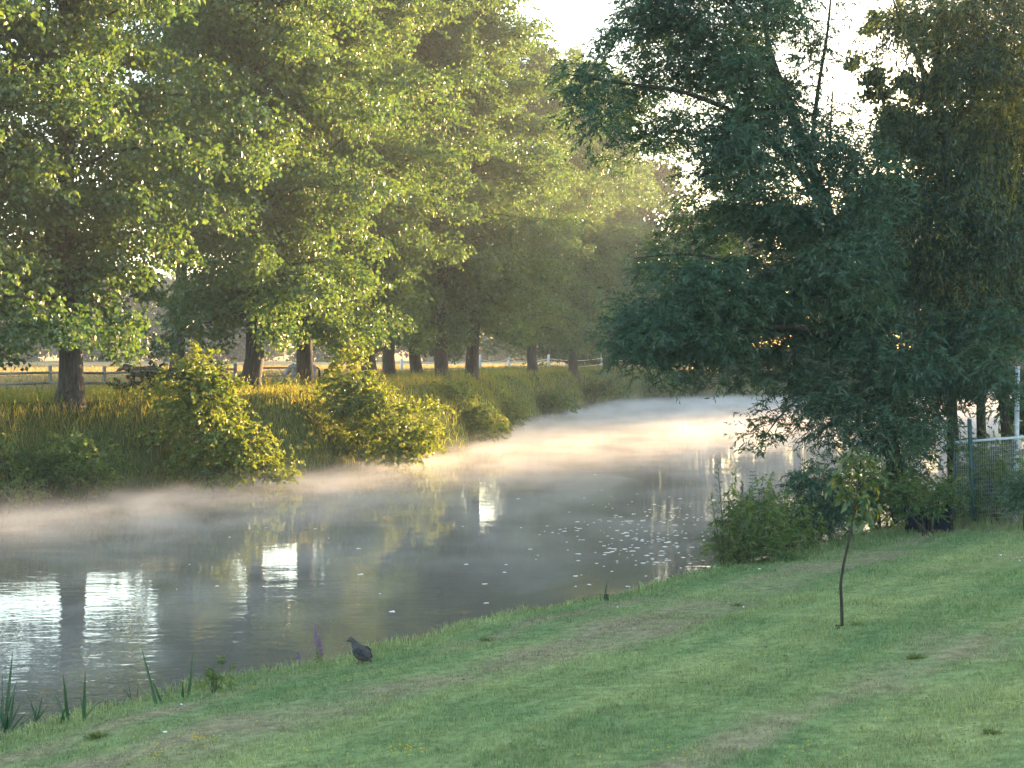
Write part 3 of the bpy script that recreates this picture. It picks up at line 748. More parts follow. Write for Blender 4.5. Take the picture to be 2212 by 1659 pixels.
# right-hand bank vegetation
bush('dark_bush', 1600, 31.0, [(1600, 1120, 30, 40, .7), (1630, 1140, 35, 55, .8), (1575, 1170, 30, 40, .7), (1660, 1170, 40, 40, .8), (1610, 1195, 60, 28), (1590, 1090, 14, 30, .6), (1645, 1085, 14, 35, .5)],
     'dense dark green bush with yellowish top at the edge of the lawn', mat='herb', leaf=0.10, lw=0.035, per=0.8, dth=1.3, tint=0.35, shoots=2.0)
bush('willow_shrub', 1765, 34.2, [(1765, 1030, 35, 45, .8), (1760, 1080, 45, 45), (1725, 1060, 30, 25, .6), (1790, 1110, 45, 35), (1750, 1140, 50, 30)],
     'upright grey-green willow shrub just left of the sapling crown', mat='willow', leaf=0.14, lw=0.03, per=0.8, dth=1.0, tint=0.45, mode='spray', spraylen=0.45)
bush('mixed_shrub', 1700, 33.0, [(1680, 1100, 45, 30, .6), (1710, 1130, 50, 35, .8), (1700, 1165, 60, 25)],
     'straggly yellow-green shrub between the dark bush and the willow shrub', mat='alder', leaf=0.09, lw=0.035, per=0.7, dth=1.0, tint=0.35)
bush('bank_shrub', 1900, 36.5, [(1995, 1092, 45, 18, .5), (1880, 1080, 60, 40), (1940, 1080, 60, 40), (1900, 1050, 40, 35, .6), (1835, 1100, 40, 35), (1970, 1050, 30, 40, .6)],
     'green undergrowth at the foot of the leaning willow, behind the sapling', mat='herb', leaf=0.10, lw=0.045, per=0.9, dth=1.0, tint=0.3)
bush('bank_shrub', 2150, 36.2, [(2110, 1000, 40, 45, .7), (2165, 985, 45, 50, .7), (2120, 1050, 50, 40), (2170, 1040, 50, 45), (2200, 1070, 40, 40), (2100, 1085, 50, 25), (2060, 1075, 40, 35)],
     'undergrowth in front of the mesh fence below the grey pole', mat='herb', leaf=0.10, lw=0.045, per=0.9, dth=0.9, tint=0.35)
bush('bank_shrub', 2005, 34.2, [(1965, 1100, 25, 18, .6), (2000, 1085, 26, 26, .6), (2045, 1075, 30, 32, .7), (1955, 1060, 16, 30, .4)],
     'ragged green weeds growing up in front of the dark navy netting', mat='herb', leaf=0.10, lw=0.04, per=0.7, dth=0.5, tint=0.2, shoots=1.5)
bush('bank_shrub', 2230, 33.5, [(2215, 1040, 30, 40), (2220, 1080, 40, 30)],
     'leafy green shrub cut off by the right picture edge', mat='willow', leaf=0.13, lw=0.03, per=0.9, dth=0.8, tint=0.6, mode='spray', spraylen=0.4)

# ------------------------------------------------------------------ grasses
def scatter(n, x0, x1, y0, y1, keep):
    x = rng.uniform(x0, x1, n); y = rng.uniform(y0, y1, n)
    m = keep(x, y)
    x, y = x[m], y[m]
    return x, y

# mown lawn
def keep_lawn(x, y):
    s = near_s(x, y)
    D = np.hypot(x, y)
    return (s > 0.05) & (np.abs(x) < 0.40 * y + 2.0) & (rng.uniform(0, 1, len(x)) < np.clip((11.0 / D) ** 1.3, 0, 1))
x, y = scatter(1150000, -10, 20, 9, 44, keep_lawn)
s = near_s(x, y)
dr = dry(x, y)
tall = np.exp(-(s / 0.6) ** 2) * rng.uniform(0.2, 1.0, len(x)) * np.clip(0.75 + 0.7 * wave(x, y, 2.7, 0.5), 0.1, 1.6)
tuft = np.clip(wave(x, y, 1.5, 0.7) * 0.6 + wave(x, y, 4.1, 0.1) * 0.5, -0.6, 1.2)
back = np.clip((y - 29 - 0.3 * x) / 3.2, 0, 1)            # unmown towards the willows
H = (0.060 + 0.036 * tuft) * rng.uniform(0.6, 1.4, len(x)) * (1 - 0.45 * dr) + 0.17 * tall + 0.20 * back * rng.uniform(0.2, 1, len(x))
W = 0.0075 * rng.uniform(0.7, 1.4, len(x)) * np.clip(np.hypot(x, y) / 14, 1, 2.4)
vc = lawn_col(x, y) * rng.uniform(0.7, 1.3, (len(x), 1))
pale = rng.uniform(0, 1, len(x)) < 0.05
vc[pale] = np.array([0.27, 0.24, 0.14])
gl = blades_mesh('lawn_grass', np.c_[x, y, zg(x, y) - 0.01], H, W, rng.uniform(0.15, 1.0, len(x)), np.zeros(len(x)), vcol=vc)
tag(obj('lawn_grass', gl, M['lawn']), 'short green lawn grass with dry straw strips along the near bank', 'grass', kind='stuff')

def keep_weeds(x, y):
    s_ = near_s(x, y)
    return (s_ > 0.3) & (np.abs(x) < 0.40 * y + 1.0) & (0.5 * wave(x, y, 0.8, 3.0) + 0.5 * wave(x, y, 2.6, 1.0) > 0.25) & (rng.uniform(0, 1, len(x)) < np.clip((11.0 / np.hypot(x, y)) ** 1.2, 0, 1))
x, y = scatter(60000, -10, 20, 9, 40, keep_weeds)
lw_ = Leaves()
n = len(x)
lw_.add(np.c_[x, y, zg(x, y) + rng.uniform(0.025, 0.075, n)], np.c_[rng.standard_normal((n, 2)), rng.uniform(-0.1, 0.5, n)], np.c_[0.4 * rng.standard_normal((n, 2)), np.ones(n)], rng.uniform(0.02, 0.06, n), rng.uniform(0.014, 0.032, n), rng.uniform(0, 0.8, n))
tag(obj('lawn_clover', lw_.mesh('lawn_clover'), M['herb']), 'clover and small broad-leaved weeds growing through the lawn', 'ground cover', kind='stuff')

# rough grass on the far bank
def keep_bank(x, y):
    d = far_d(x, y)
    return (d > 0.0) & (d < 10.5) & (near_s(x, y) < 0) & (x > -0.40 * y - 4) & (rng.uniform(0, 1, len(x)) < np.clip((46 / y) ** 1.2, 0, 1))
x, y = scatter(620000, -32, 36, 36, 160, keep_bank)
d = far_d(x, y)
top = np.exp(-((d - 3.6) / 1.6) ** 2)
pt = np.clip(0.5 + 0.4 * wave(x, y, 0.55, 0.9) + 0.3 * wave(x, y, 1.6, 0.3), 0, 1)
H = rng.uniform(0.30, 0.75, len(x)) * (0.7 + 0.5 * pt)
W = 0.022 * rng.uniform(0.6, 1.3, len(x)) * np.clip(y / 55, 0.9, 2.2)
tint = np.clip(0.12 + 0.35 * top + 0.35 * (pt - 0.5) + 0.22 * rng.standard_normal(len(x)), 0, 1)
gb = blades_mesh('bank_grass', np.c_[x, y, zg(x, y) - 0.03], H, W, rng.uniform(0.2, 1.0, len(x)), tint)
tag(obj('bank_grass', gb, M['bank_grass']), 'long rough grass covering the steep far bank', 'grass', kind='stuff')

# hay in the field behind the fence
def keep_field(x, y):
    return (far_d(x, y) > 10) & (near_s(x, y) < 0) & (x > -0.40 * y - 4) & (x < 0.12 * y) & (rng.uniform(0, 1, len(x)) < np.clip((60 / y) ** 1.5, 0, 1))
x, y = scatter(260000, -75, 22, 48, 190, keep_field)
gf = blades_mesh('field_grass', np.c_[x, y, zg(x, y) - 0.03], rng.uniform(0.15, 0.4, len(x)), 0.03 * np.clip(y / 60, 1, 3), rng.uniform(0.2, 1.0, len(x)), rng.uniform(0, 1, len(x)))
tag(obj('field_grass', gf, M['straw']), 'dry golden grass in the sunlit field behind the fence', 'grass', kind='stuff')

# seed heads and dry stems on the far bank
lvs = Leaves()
x, y = scatter(2600, -22, 4, 42, 90, lambda x, y: (far_d(x, y) > 0.4) & (far_d(x, y) < 5.5))
for a, b in zip(x, y):
    z = float(zg(a, b)); h = rng.uniform(0.55, 0.95)
    lvs.spray((a, b, z + h * 0.6), (0.3 * rng.standard_normal() + 0.15, 0.3 * rng.standard_normal(), 1), h * 0.55, 7, 0.06, 0.02, sag=0.15, tint=0.6, spread=0.4)
tag(obj('seed_heads', lvs.mesh('seed_heads'), M['straw']), 'pale dry seed heads standing above the grass of the far bank', 'grass', kind='stuff')

# leafy ground cover on the far bank: nettles, docks and vetches growing through the grass
lvh = Leaves()
x, y = scatter(9000, -24, 14, 40, 135, lambda x, y: (far_d(x, y) > 0.15) & (far_d(x, y) < 4.2) & (x > -0.38 * y - 1) & (wave(x, y, 0.5, 2.4) + 0.5 * wave(x, y, 1.4, 0.2) > 0.05 + 0.3 * rng.standard_normal(len(x))) & (rng.uniform(0, 1, len(x)) < np.clip((50 / y) ** 1.2, 0, 1)))
for a, b in zip(x, y):
    h = rng.uniform(0.45, 0.95)
    lvh.spray((a, b, float(zg(a, b)) + 0.1), (0.25 * rng.standard_normal(), 0.25 * rng.standard_normal(), 1), h, 15, rng.uniform(0.09, 0.15), 0.06, sag=0.12, tint=rng.uniform(0.2, 0.9), spread=1.1)
tag(obj('bank_herbs', lvh.mesh('bank_herbs'), M['herb']), 'leafy green herbs growing through the grass of the far bank', 'ground cover', kind='stuff')

# far wood behind the field, one mass
lv = Leaves()
for k in range(1000):
    X = rng.uniform(-190, 30); Y = 268 + 0.10 * X + rng.uniform(-6, 10)
    r = rng.uniform(2.0, 3.6); zz = float(zg(X, Y)) + rng.uniform(0.8, 17 + 3 * math.sin(X * 0.13))
    lv.clump((X, Y, zz), (r, r, r * 0.8), 110, 1.1, 0.9, tint=0.4, shell=0.3)
tag(obj('far_wood', lv.mesh('far_wood'), M['far_leaf']), 'hazy blue-grey wood along the far side of the field', 'wood', kind='stuff')

# ------------------------------------------------------------------ fences, ponies
def fpt(px, D): 
    X = (px - 1106) / F * D
    return np.array([X, D, float(zg(X, D))])
fr = empty('paddock_fence', fpt(225, 62), 'grey wooden post and rail fence along the paddock behind the left poplars', 'fence')
fl = -Vector(fr.location)
posts = [(-120, 58.0), (-5, 59.5), (108, 60.8), (225, 62), (345, 63.6), (468, 65.4), (508, 66.0)]
tops = []
for px, D in posts:
    p = fpt(px, D); g = Geo(); g.box(p + np.array([0, 0, 0.55]), (0.15, 0.15, 1.35), 0.3)
    obj('post', g.mesh('post'), M['wood'], fr, loc=fl); tops.append(p)
for a, b in zip(tops[:-1], tops[1:]):
    for h in (0.93, 0.48):
        g = Geo(); g.tube([a + np.array([0, -0.09, h]), b + np.array([0, -0.09, h])], 0.055, 4)
        obj('rail', g.mesh('rail'), M['wood'], fr, loc=fl)
gt = empty('field_gate', fpt(575, 67), 'wooden field gate with diagonal brace between two thick poplar trunks', 'gate')
gl_ = -Vector(gt.location)
a, b = fpt(528, 66.4), fpt(640, 68.0)
for h in (1.0, 0.62, 0.25):
    g = Geo(); g.tube([a + np.array([0, 0, h]), b + np.array([0, 0, h + 0.03])], 0.05 if h > 0.9 else 0.035, 4); obj('bar', g.mesh('bar'), M['wood'], gt, loc=gl_)
for p in (a, b):
    g = Geo(); g.box(p + np.array([0, 0, 0.55]), (0.14, 0.14, 1.3), 0.3); obj('post', g.mesh('gate_post'), M['wood'], gt, loc=gl_)
g = Geo(); g.tube([a * 0.35 + b * 0.65 + np.array([0, -0.06, 1.0]), a * 0.1 + b * 0.9 + np.array([0, -0.06, 0.22])], 0.03, 4); obj('brace', g.mesh('brace'), M['wood'], gt, loc=gl_)

wf = empty('white_fence', fpt(1100, 104), 'thin white fence with slack rails at the far end of the poplar row', 'fence')
wl = -Vector(wf.location)
wp = [(868, 106), (1037, 118), (1100, 128), (1185, 134), (1300, 142), (1392, 152)]
wt = []
for px, D in wp:
    p = fpt(px, D); g = Geo(); g.box(p + np.array([0, 0, 0.75]), (0.17, 0.17, 1.6 if px > 1000 else 1.2), 0.4)
    obj('post', g.mesh('white_post'), M['white_paint'], wf, loc=wl); wt.append(p)
for a, b in zip(wt[:-1], wt[1:]):
    for h in (1.15, 0.55):
        t = np.linspace(0, 1, 7)[:, None]
        P = a + (b - a) * t + np.array([0, -0.1, h]); P[:, 2] -= 0.22 * np.sin(t[:, 0] * math.pi)
        g = Geo(); g.tube(P, 0.04, 4); obj('rail', g.mesh('white_rail'), M['white_paint'], wf, loc=wl)

def remeshed(name, g, voxel, smooth=4):
    me = g.mesh(name + '_raw')
    o = bpy.data.objects.new(name, me); COL.objects.link(o)
    m = o.modifiers.new('r', 'REMESH'); m.mode = 'VOXEL'; m.voxel_size = voxel
    s = o.modifiers.new('s', 'SMOOTH'); s.iterations = smooth; s.factor = 0.5
    dg = bpy.context.evaluated_depsgraph_get()
    out = bpy.data.meshes.new_from_object(o.evaluated_get(dg)); out.name = name
    bpy.data.objects.remove(o); bpy.data.meshes.remove(me)
    out.polygons.foreach_set('use_smooth', np.ones(len(out.polygons), bool))
    return out

def pony(loc, rz, coat, label, graze):
    """local: faces -X, stands on z = 0, about 1.15 m at the withers"""
    root = empty('pony', loc, label, 'pony', 'ponies in the paddock', rz)
    g = Geo()
    g.tube([(0.66, 0, 0.86), (0.55, 0, 0.90), (0.35, 0, 0.88), (0, 0, 0.82), (-0.3, 0, 0.84), (-0.5, 0, 0.88), (-0.62, 0, 0.88)], [0.10, 0.22, 0.26, 0.27, 0.27, 0.24, 0.12], 12)
    if graze: nk = [(-0.48, 0, 0.98), (-0.70, 0, 0.88), (-0.90, 0, 0.62), (-1.02, 0, 0.38)]; hd = [(-1.00, 0, 0.44), (-1.05, 0, 0.24), (-1.10, 0, 0.06)]
    else: nk = [(-0.48, 0, 0.94), (-0.68, 0, 0.99), (-0.88, 0, 1.02), (-1.00, 0, 1.02)]; hd = [(-0.96, 0, 1.05), (-1.14, 0, 0.92), (-1.30, 0, 0.76)]
    g.tube(nk, [0.20, 0.17, 0.135, 0.11], 10)
    g.tube(hd, [0.115, 0.10, 0.065], 10)
    for sx, sy, off in ((-0.46, 0.13, 0.03), (-0.44, -0.13, -0.05)):
        g.tube([(sx, sy, 0.80), (sx + off * 0.3, sy, 0.50), (sx + off, sy, 0.42), (sx + off, sy, 0.12), (sx + off - 0.02, sy, 0.0)], [0.11, 0.075, 0.055, 0.04, 0.055], 8)
    for sx, sy, off in ((0.50, 0.13, 0.04), (0.54, -0.13, -0.05)):
        g.tube([(sx, sy, 0.85), (sx - 0.06, sy, 0.60), (sx + 0.05 + off, sy, 0.40), (sx + 0.03 + off, sy, 0.12), (sx + off, sy, 0.0)], [0.17, 0.11, 0.055, 0.04, 0.055], 8)
    e = nk[-1]
    for sy in (0.06, -0.06):
        g.tube([(e[0] + 0.02, sy, e[2] + 0.07), (e[0] - 0.01, sy * 1.2, e[2] + 0.17), (e[0] - 0.02, sy * 1.2, e[2] + 0.24)], [0.045, 0.04, 0.015], 6)
    obj('body', remeshed('pony_body', g, 0.028), M[coat], root)
    h = Geo(); h.tube([(0.68, 0, 0.98), (0.80, 0, 0.86), (0.82, 0, 0.55), (0.80, 0, 0.30)], [0.04, 0.06, 0.07, 0.02], 7)
    obj('tail', h.mesh('tail'), M['hair_dark'], root, smooth=True)
    h = Geo(); P = np.array(nk) + np.array([0.03, 0, 0.15]); h.tube(P, [0.05, 0.06, 0.06, 0.04], 7)
    obj('mane', h.mesh('mane'), M['hair_dark'], root, smooth=True)
    return root
p = fpt(308, 69.5)
pony(tuple(p), 0.06, 'pony_coat', 'brown pony behind the wooden fence, its head held level with its back', False)
p = fpt(655, 71.5)
pony(tuple(p), 0.05, 'grey_coat', 'grey pony grazing, partly hidden behind a thick poplar trunk near the gate', True)

# ------------------------------------------------------------------ pole, mesh fence, netting on the right
b = Vector(gp(2197, 36.0, -0.1)); tz = at(2197, 793, 36.0).z - b.z
po = empty('pole', b, 'tall pale grey pole standing upright at the right edge', 'pole')
g = Geo(); g.tube([(0, 0, 0), (0, 0, tz * 0.5), (0.01, 0, tz)], 0.062, 14); obj('shaft', g.mesh('shaft'), M['grey_metal'], po, smooth=True)
g = Geo(); g.tube([(0.01, 0, tz), (0.01, 0, tz + 0.02)], 0.068, 14); obj('cap', g.mesh('cap'), M['white_paint'], po)
b = Vector(gp(2097, 35.6, -0.05))
ff = empty('mesh_fence', b, 'wire mesh fence with a grey top bar and a green leaning post below the willow', 'fence'); fo = -b
A, B = np.array(at(2060, 956, 35.8)), np.array(at(2290, 938, 35.0))
zb = float(zg(A[0], A[1]))
g = Geo(); g.tube([A, A * .5 + B * .5, B], 0.035, 8); obj('top_bar', g.mesh('top_bar'), M['grey_metal'], ff, loc=fo)
g = Geo(); g.tube([at(2094, 905, 35.65), at(2098, 1000, 35.6), at(2106, 1125, 35.5)], 0.055, 10); obj('post', g.mesh('green_post'), M['green_metal'], ff, loc=fo)
g = Geo(); g.tube([at(2060, 950, 35.8), at(2061, 1125, 35.8)], 0.022, 8); obj('post', g.mesh('end_post'), M['green_metal'], ff, loc=fo)
g = Geo()
for t in np.linspace(0.01, 0.99, 58):
    q = A + (B - A) * t
    g.tube([q, (q[0], q[1], float(zg(q[0], q[1])) + 0.05)], 0.0028, 3)
for hh in np.linspace(0.1, 0.92, 18):
    a2, b2 = A.copy(), B.copy(); za, zb2 = float(zg(A[0], A[1])), float(zg(B[0], B[1]))
    a2[2] = za + (A[2] - za) * hh; b2[2] = zb2 + (B[2] - zb2) * hh
    g.tube([a2, b2], 0.0022, 3)
obj('wire_mesh', g.mesh('wire_mesh'), M['grey_metal'], ff, loc=fo)

b = Vector(gp(2010, 35.0, -0.03))
nt_ = empty('dark_netting', b, 'low dark navy netting screen between short stakes beneath the weeping willow', 'netting'); no = -b
g = Geo()
na, nb_ = np.array(gp(1958, 35.3)), np.array(gp(2062, 34.8))
hts = lambda t: 0.58 + 0.07 * math.sin(t * 9) + 0.06 * math.sin(t * 23) + 0.25 * t
nu, nv = 60, 14
Vn = []
for i in range(nu):
    t = i / (nu - 1); q = na + (nb_ - na) * t
    top_ = hts(t) * (1 + 0.16 * math.sin(i * 0.7) + 0.12 * math.sin(i * 1.9) + 0.10 * math.sin(i * 3.1))
    for j in range(nv):
        v = j / (nv - 1)
        Vn.append((q[0] + 0.02 * math.sin(j * 1.3 + i), q[1] + 0.10 * math.sin(t * 14) + 0.07 * math.sin(t * 45 + 2 * v) * (0.3 + v), q[2] + v * top_))
Qn = [(i * nv + j, (i + 1) * nv + j, (i + 1) * nv + j + 1, i * nv + j + 1) for i in range(nu - 1) for j in range(nv - 1)]
g.add(Vn, None, Qn)
obj('net', g.mesh('net'), M['navy_net'], nt_, loc=no)
for t in (0.02, 0.5, 0.98):
    q = na + (nb_ - na) * t; g = Geo(); g.tube([q - np.array([0, 0, .1]), q + np.array([0, 0, hts(t) + .05])], 0.022, 6); obj('stake', g.mesh('stake'), M['bark_dark'], nt_, loc=no)

# ------------------------------------------------------------------ sapling
b = Vector(gp(1818, 19.9, -0.02)); sap = empty('sapling', b, 'young sapling with a thin crooked stem and yellowing leaves on the lawn', 'tree')
g = Geo()
tr = [(1819, 1352, 19.9), (1818, 1300, 19.9), (1815, 1262, 19.9), (1824, 1210, 19.9), (1836, 1160, 19.9), (1844, 1110, 19.9), (1852, 1060, 19.9), (1856, 1020, 19.9), (1862, 985, 19.9)]
limb_px(g, tr, 0.024, 0.008, 8)
br = [((1846, 1105), (1880, 1075)), ((1848, 1085), (1815, 1060)), ((1852, 1060), (1893, 1030)), ((1852, 1050), (1818, 1020)), ((1856, 1025), (1890, 1000)), ((1856, 1015), (1832, 990)), ((1843, 1120), (1872, 1120))]
lv = Leaves()
for (a, c) in br:
    pa, pc = np.array(at(*a, 19.9)), np.array(at(*c, 19.9 + rng.uniform(-.25, .25)))
    limb(g, pa, pc, 0.009, 0.003, 0.08, 5, 5)
    for q in (0.45, 0.75, 1.0):
        pq = pa + (pc - pa) * q
        for _ in range(5):
            lv.spray(pq + rng.standard_normal(3) * 0.06, (rng.standard_normal() * .6, rng.standard_normal() * .6, 0.2), 0.14, 3, 0.15, 0.062, sag=0.7, tint=rng.choice([0.0, 0.05, 0.1, 0.1, 0.2, 0.6]), spread=0.8)
for (a, c) in [((1862, 985), 8), ((1850, 1080), 8)]:
    for _ in range(c): lv.spray(np.array(at(*a, 19.9)) + rng.standard_normal(3) * 0.05, rng.standard_normal(3), 0.14, 3, 0.14, 0.05, sag=0.6, tint=0.2)
obj('trunk', g.mesh('sapling_trunk'), M['bark_dark'], sap, smooth=True, loc=-b)
obj('crown', lv.mesh('sapling_crown', b), M['sapling_leaf'], sap)
g = Geo(); g.tube([(-0.035, -0.02, -0.03), (-0.035, -0.02, 0.07)], 0.04, 9); obj('guard', g.mesh('guard'), M['bark_dark'], sap)

# ------------------------------------------------------------------ reeds and flowers at the near edge
def blade_strip(g, p, tip, w, curl=0.0, n=8):
    p, tip = np.array(p, float), np.array(tip, float)
    t = np.linspace(0, 1, n)[:, None]
    P = p + (tip - p) * t
    P[:, 2] += curl * np.sin(t[:, 0] * math.pi) * np.linalg.norm(tip - p)
    a = rng.uniform(-0.7, 0.7); side = np.array([math.cos(a), math.sin(a), 0]); fw = np.array([-side[1], side[0], 0])
    ww = w * (1 - t ** 2.2) * 0.5 + 0.0008
    V = np.concatenate([P - side * ww, P + fw * ww * 0.35, P + side * ww])
    Q = [(i, i + 1, n + i + 1, n + i) for i in range(n - 1)] + [(n + i, n + i + 1, 2 * n + i + 1, 2 * n + i) for i in range(n - 1)]
    g.add(V, None, Q)
def reed(px, py, D, blades, label, w=0.035, mat='reed'):
    """blades: tips in picture units"""
    b = Vector(at(px, py, D)); b.z = float(zg(b.x, b.y)) - 0.03
    root = empty('reed_plant', b, label, 'reed', 'reeds at the near water edge')
    for tp in blades:
        g = Geo(); off = Vector((rng.uniform(-.06, .06), rng.uniform(-.06, .06), 0))
        blade_strip(g, off, at(tp[0], tp[1], D + rng.uniform(-.15, .15)) - b, w * (tp[3] if len(tp) > 3 else 1), tp[2] if len(tp) > 2 else 0.0)
        obj('leaf', g.mesh('reed_leaf'), M[mat], root)
    return root
_DS = np.arange(8, 60, 0.02)
def shoreD(px, py, it=6):
    """distance at which the sight line through the picture point meets lawn or water"""
    ray = np.array([CAM_Z - (py - 760) / F * d for d in _DS])
    hit = np.nonzero(ray <= np.maximum(zg((px - 1106) / F * _DS, _DS), 0))[0]
    return float(_DS[hit[0]]) if len(hit) else 30.0
for px, py, bl, lab in [
    (8, 1585, [(28, 1400, 0, 1.4), (-20, 1430, 0, 1.4), (48, 1510, 0, 1.3), (62, 1535, .05), (32, 1490, 0, 1.3), (78, 1565, .1), (-10, 1470, 0, 1.3), (15, 1505, 0, 1.3), (5, 1450, 0, 1.3), (90, 1530, 0, 1.2), (40, 1460, 0.05, 1.2)], 'broad clump of dark reed leaves cut by the left edge of the picture'),
    (75, 1575, [(62, 1500, 0, 1.2), (95, 1495, 0, 1.2), (120, 1560, .15), (80, 1525), (110, 1520, .05)], 'short reed clump just right of the leftmost reed clump'),
    (140, 1565, [(136, 1450, 0, 1.2), (143, 1520), (115, 1495, .05), (155, 1540, .05)], 'tall upright reed, left of a pair rising from the water'),
    (182, 1560, [(184, 1445, 0, 1.2), (172, 1500), (225, 1510, .12)], 'upright reed, right of a pair rising from the water'),
    (345, 1525, [(305, 1396, 0, 1.3), (330, 1470)], 'single long reed leaf leaning left over the water'),
    (402, 1512, [(418, 1400, 0, 1.3), (395, 1470)], 'single long reed leaf leaning right over the water'),
    (1302, 1300, [(1313, 1252, 0, .7), (1296, 1282, 0, .6)], 'short leaning reed beside the small wooden stake'),
    (1262, 1308, [(1257, 1282, 0, .5), (1272, 1285, 0, .5)], 'pair of small reed tips left of the wooden stake'),
    (290, 1515, [(275, 1465, .1, .5), (300, 1480, 0, .5), (262, 1490, .2, .5)], 'thin olive reed shoots left of the long leaning reed leaf'),
    (1500, 1250, [(1495, 1225, 0, .5), (1512, 1232, 0, .4), (1480, 1240, 0, .4)], 'thin reed tips on the bank left of the dark bush')]:
    D = shoreD(px, py)
    reed(px, py, D, bl, lab)

b = Vector(at(460, 1500, shoreD(460, 1500))); b.z = float(zg(b.x, b.y)) - .02; Dw = b.y
wp_ = empty('waterside_weed', b, 'leafy green weed with arching pale blades at the near water edge', 'plant')
lv = Leaves(); g = Geo()
for k in range(6):
    e = np.array(at(440 + 12 * k, rng.uniform(1425, 1470), Dw)) - np.array(b)
    limb(g, (0, 0, 0), e, 0.006, 0.003, 0.02, 5, 5)
    for q in (0.5, 0.75, 1): lv.spray(e * q, (rng.standard_normal() * .6, rng.standard_normal() * .6, .3), 0.14, 6, 0.12, 0.035, sag=.5, tint=.4)
obj('stems', g.mesh('weed_stems'), M['twig'], wp_); obj('foliage', lv.mesh('weed_foliage'), M['herb'], wp_)
g = Geo(); blade_strip(g, (0, 0, .2), at(490, 1452, Dw) - b, 0.012, 0.35); blade_strip(g, (0, 0, .2), at(505, 1478, Dw) - b, 0.012, 0.4); obj('pale_blade', g.mesh('pale_blade'), M['straw'], wp_)

def flower_spike(px, py, pt, D, lab, h_fl=0.55):
    b = Vector(at(px, py, D)); b.z = float(zg(b.x, b.y)) - 0.02
    root = empty('purple_loosestrife', b, lab, 'flower', 'purple loosestrife spikes')
    tip = np.array(at(*pt, D)) - np.array(b)
    g = Geo(); g.tube([(0, 0, 0), tip * .5 + np.array([.01, 0, 0]), tip], [.006, .005, .003], 5); obj('stem', g.mesh('flower_stem'), M['reed'], root)
    lv = Leaves(); 
    n = 200; t = rng.uniform(1 - h_fl, 1, n); d = norm(rng.standard_normal((n, 3)))
    C = tip * t[:, None] + d * 0.012 * (1.3 - t)[:, None] * 2
    lv.add(C, d, rng.standard_normal((n, 3)), 0.020, 0.013, rng.uniform(0, 1, n)); obj('petals', lv.mesh('flower_spike'), M['purple'], root)
    lv = Leaves()
    for q in np.linspace(.08, 1 - h_fl, 8): lv.spray(tip * q, (rng.standard_normal(), rng.standard_normal(), .5), 0.09, 3, 0.07, 0.02, sag=.3, tint=.4)
    obj('leaves', lv.mesh('flower_leaves'), M['herb'], root)
for px, py, pt, lab in [(686, 1432, (681, 1350), 'tallest purple flower spike at the near water edge left of the duck'), (646, 1440, (645, 1410), 'short purple flower spike, left of the tall one by the duck'), (700, 1432, (689, 1378), 'purple flower spike just right of the tallest one near the duck')]:
    flower_spike(px, py, pt, shoreD(px, py), lab)
for px, pt, lab in [(1606, (1604, 1050), 'purple flower spike rising left of the fern frond from the dark bush'), (1640, (1646, 1052), 'purple flower spike rising right of the fern frond from the dark bush')]:
    flower_spike(px, 1200, pt, 31.0, lab, 0.35)

# tall feathery dock stems left of the dark bush
for px, pt, lab in [(1565, (1550, 1000), 'tallest feathery dry stem left of the dark bush'), (1560, (1535, 1065), 'feathery dry stem leaning left over the water by the dark bush'), (1575, (1572, 1060), 'feathery dry stem close against the dark bush'), (1570, (1540, 1150), 'lowest brownish feathery stem at the foot of the dark bush')]:
    D = 30.6; b = Vector(gp(px, D, -.02)); root = empty('tall_weed', b, lab, 'plant', 'feathery stems beside the dark bush')
    tip = np.array(at(*pt, D)) - np.array(b); g = Geo(); g.tube([(0, 0, 0), tip * .5 + np.array([.03, 0, 0]), tip], [.012, .009, .004], 5)
    lv = Leaves()
    for q in np.linspace(.2, 1, 34):
        d = (rng.standard_normal(), rng.standard_normal(), .8); L = 0.34 * (1.15 - q)
        lv.spray(tip * q, d, L, 7, 0.05, 0.018, sag=.2, tint=rng.uniform(0, .6)); g.tube([tip * q, tip * q + norm(np.array(d)) * L], .003, 3)
    obj('stem', g.mesh('weed_stem'), M['twig'], root); obj('foliage', lv.mesh('weed_foliage'), M['herb'], root)
# fern-like frond
D = 31.0; b = Vector(gp(1628, D)); root = empty('fern_frond', b, 'dark fern-like frond with paired leaflets above the dark bush', 'plant')
tip = np.array(at(1626, 1020, D)) - np.array(b); g = Geo(); g.tube([(0, 0, 0), tip], [.008, .003], 5); lv = Leaves()
for q in np.linspace(.6, 1, 11):
    for sgn in (-1, 1): lv.add(np.array([tip * q]), np.array([[sgn, .1, .25]]), np.array([[0, -.6, .8]]), 0.20 * (1.25 - q) + .03, 0.035, .2)
obj('stem', g.mesh('frond_stem'), M['twig'], root); obj('leaves', lv.mesh('frond_leaves'), M['willow'], root)

# small wooden stakes at the water
for px, py, pt, r, lab in [(1311, 1300, 1283, 0.032, 'short square-cut wooden stake at the water edge'), (1380, 1290, 1264, 0.008, 'thin dark stick at the water edge, left of two'), (1408, 1288, 1262, 0.008, 'thin dark stick at the water edge, right of two')]:
    D = shoreD(px, py); b = Vector(at(px, py, D)); b.z = float(zg(b.x, b.y)) - .05
    o = obj('stake', None or (lambda g: (g.tube([(0, 0, 0), (0.003, 0, at(px, pt, D).z - b.z)], r, 8), g.mesh('stake'))[1])(Geo()), M['bark_dark'], loc=b)
    tag(o, lab, 'stake')

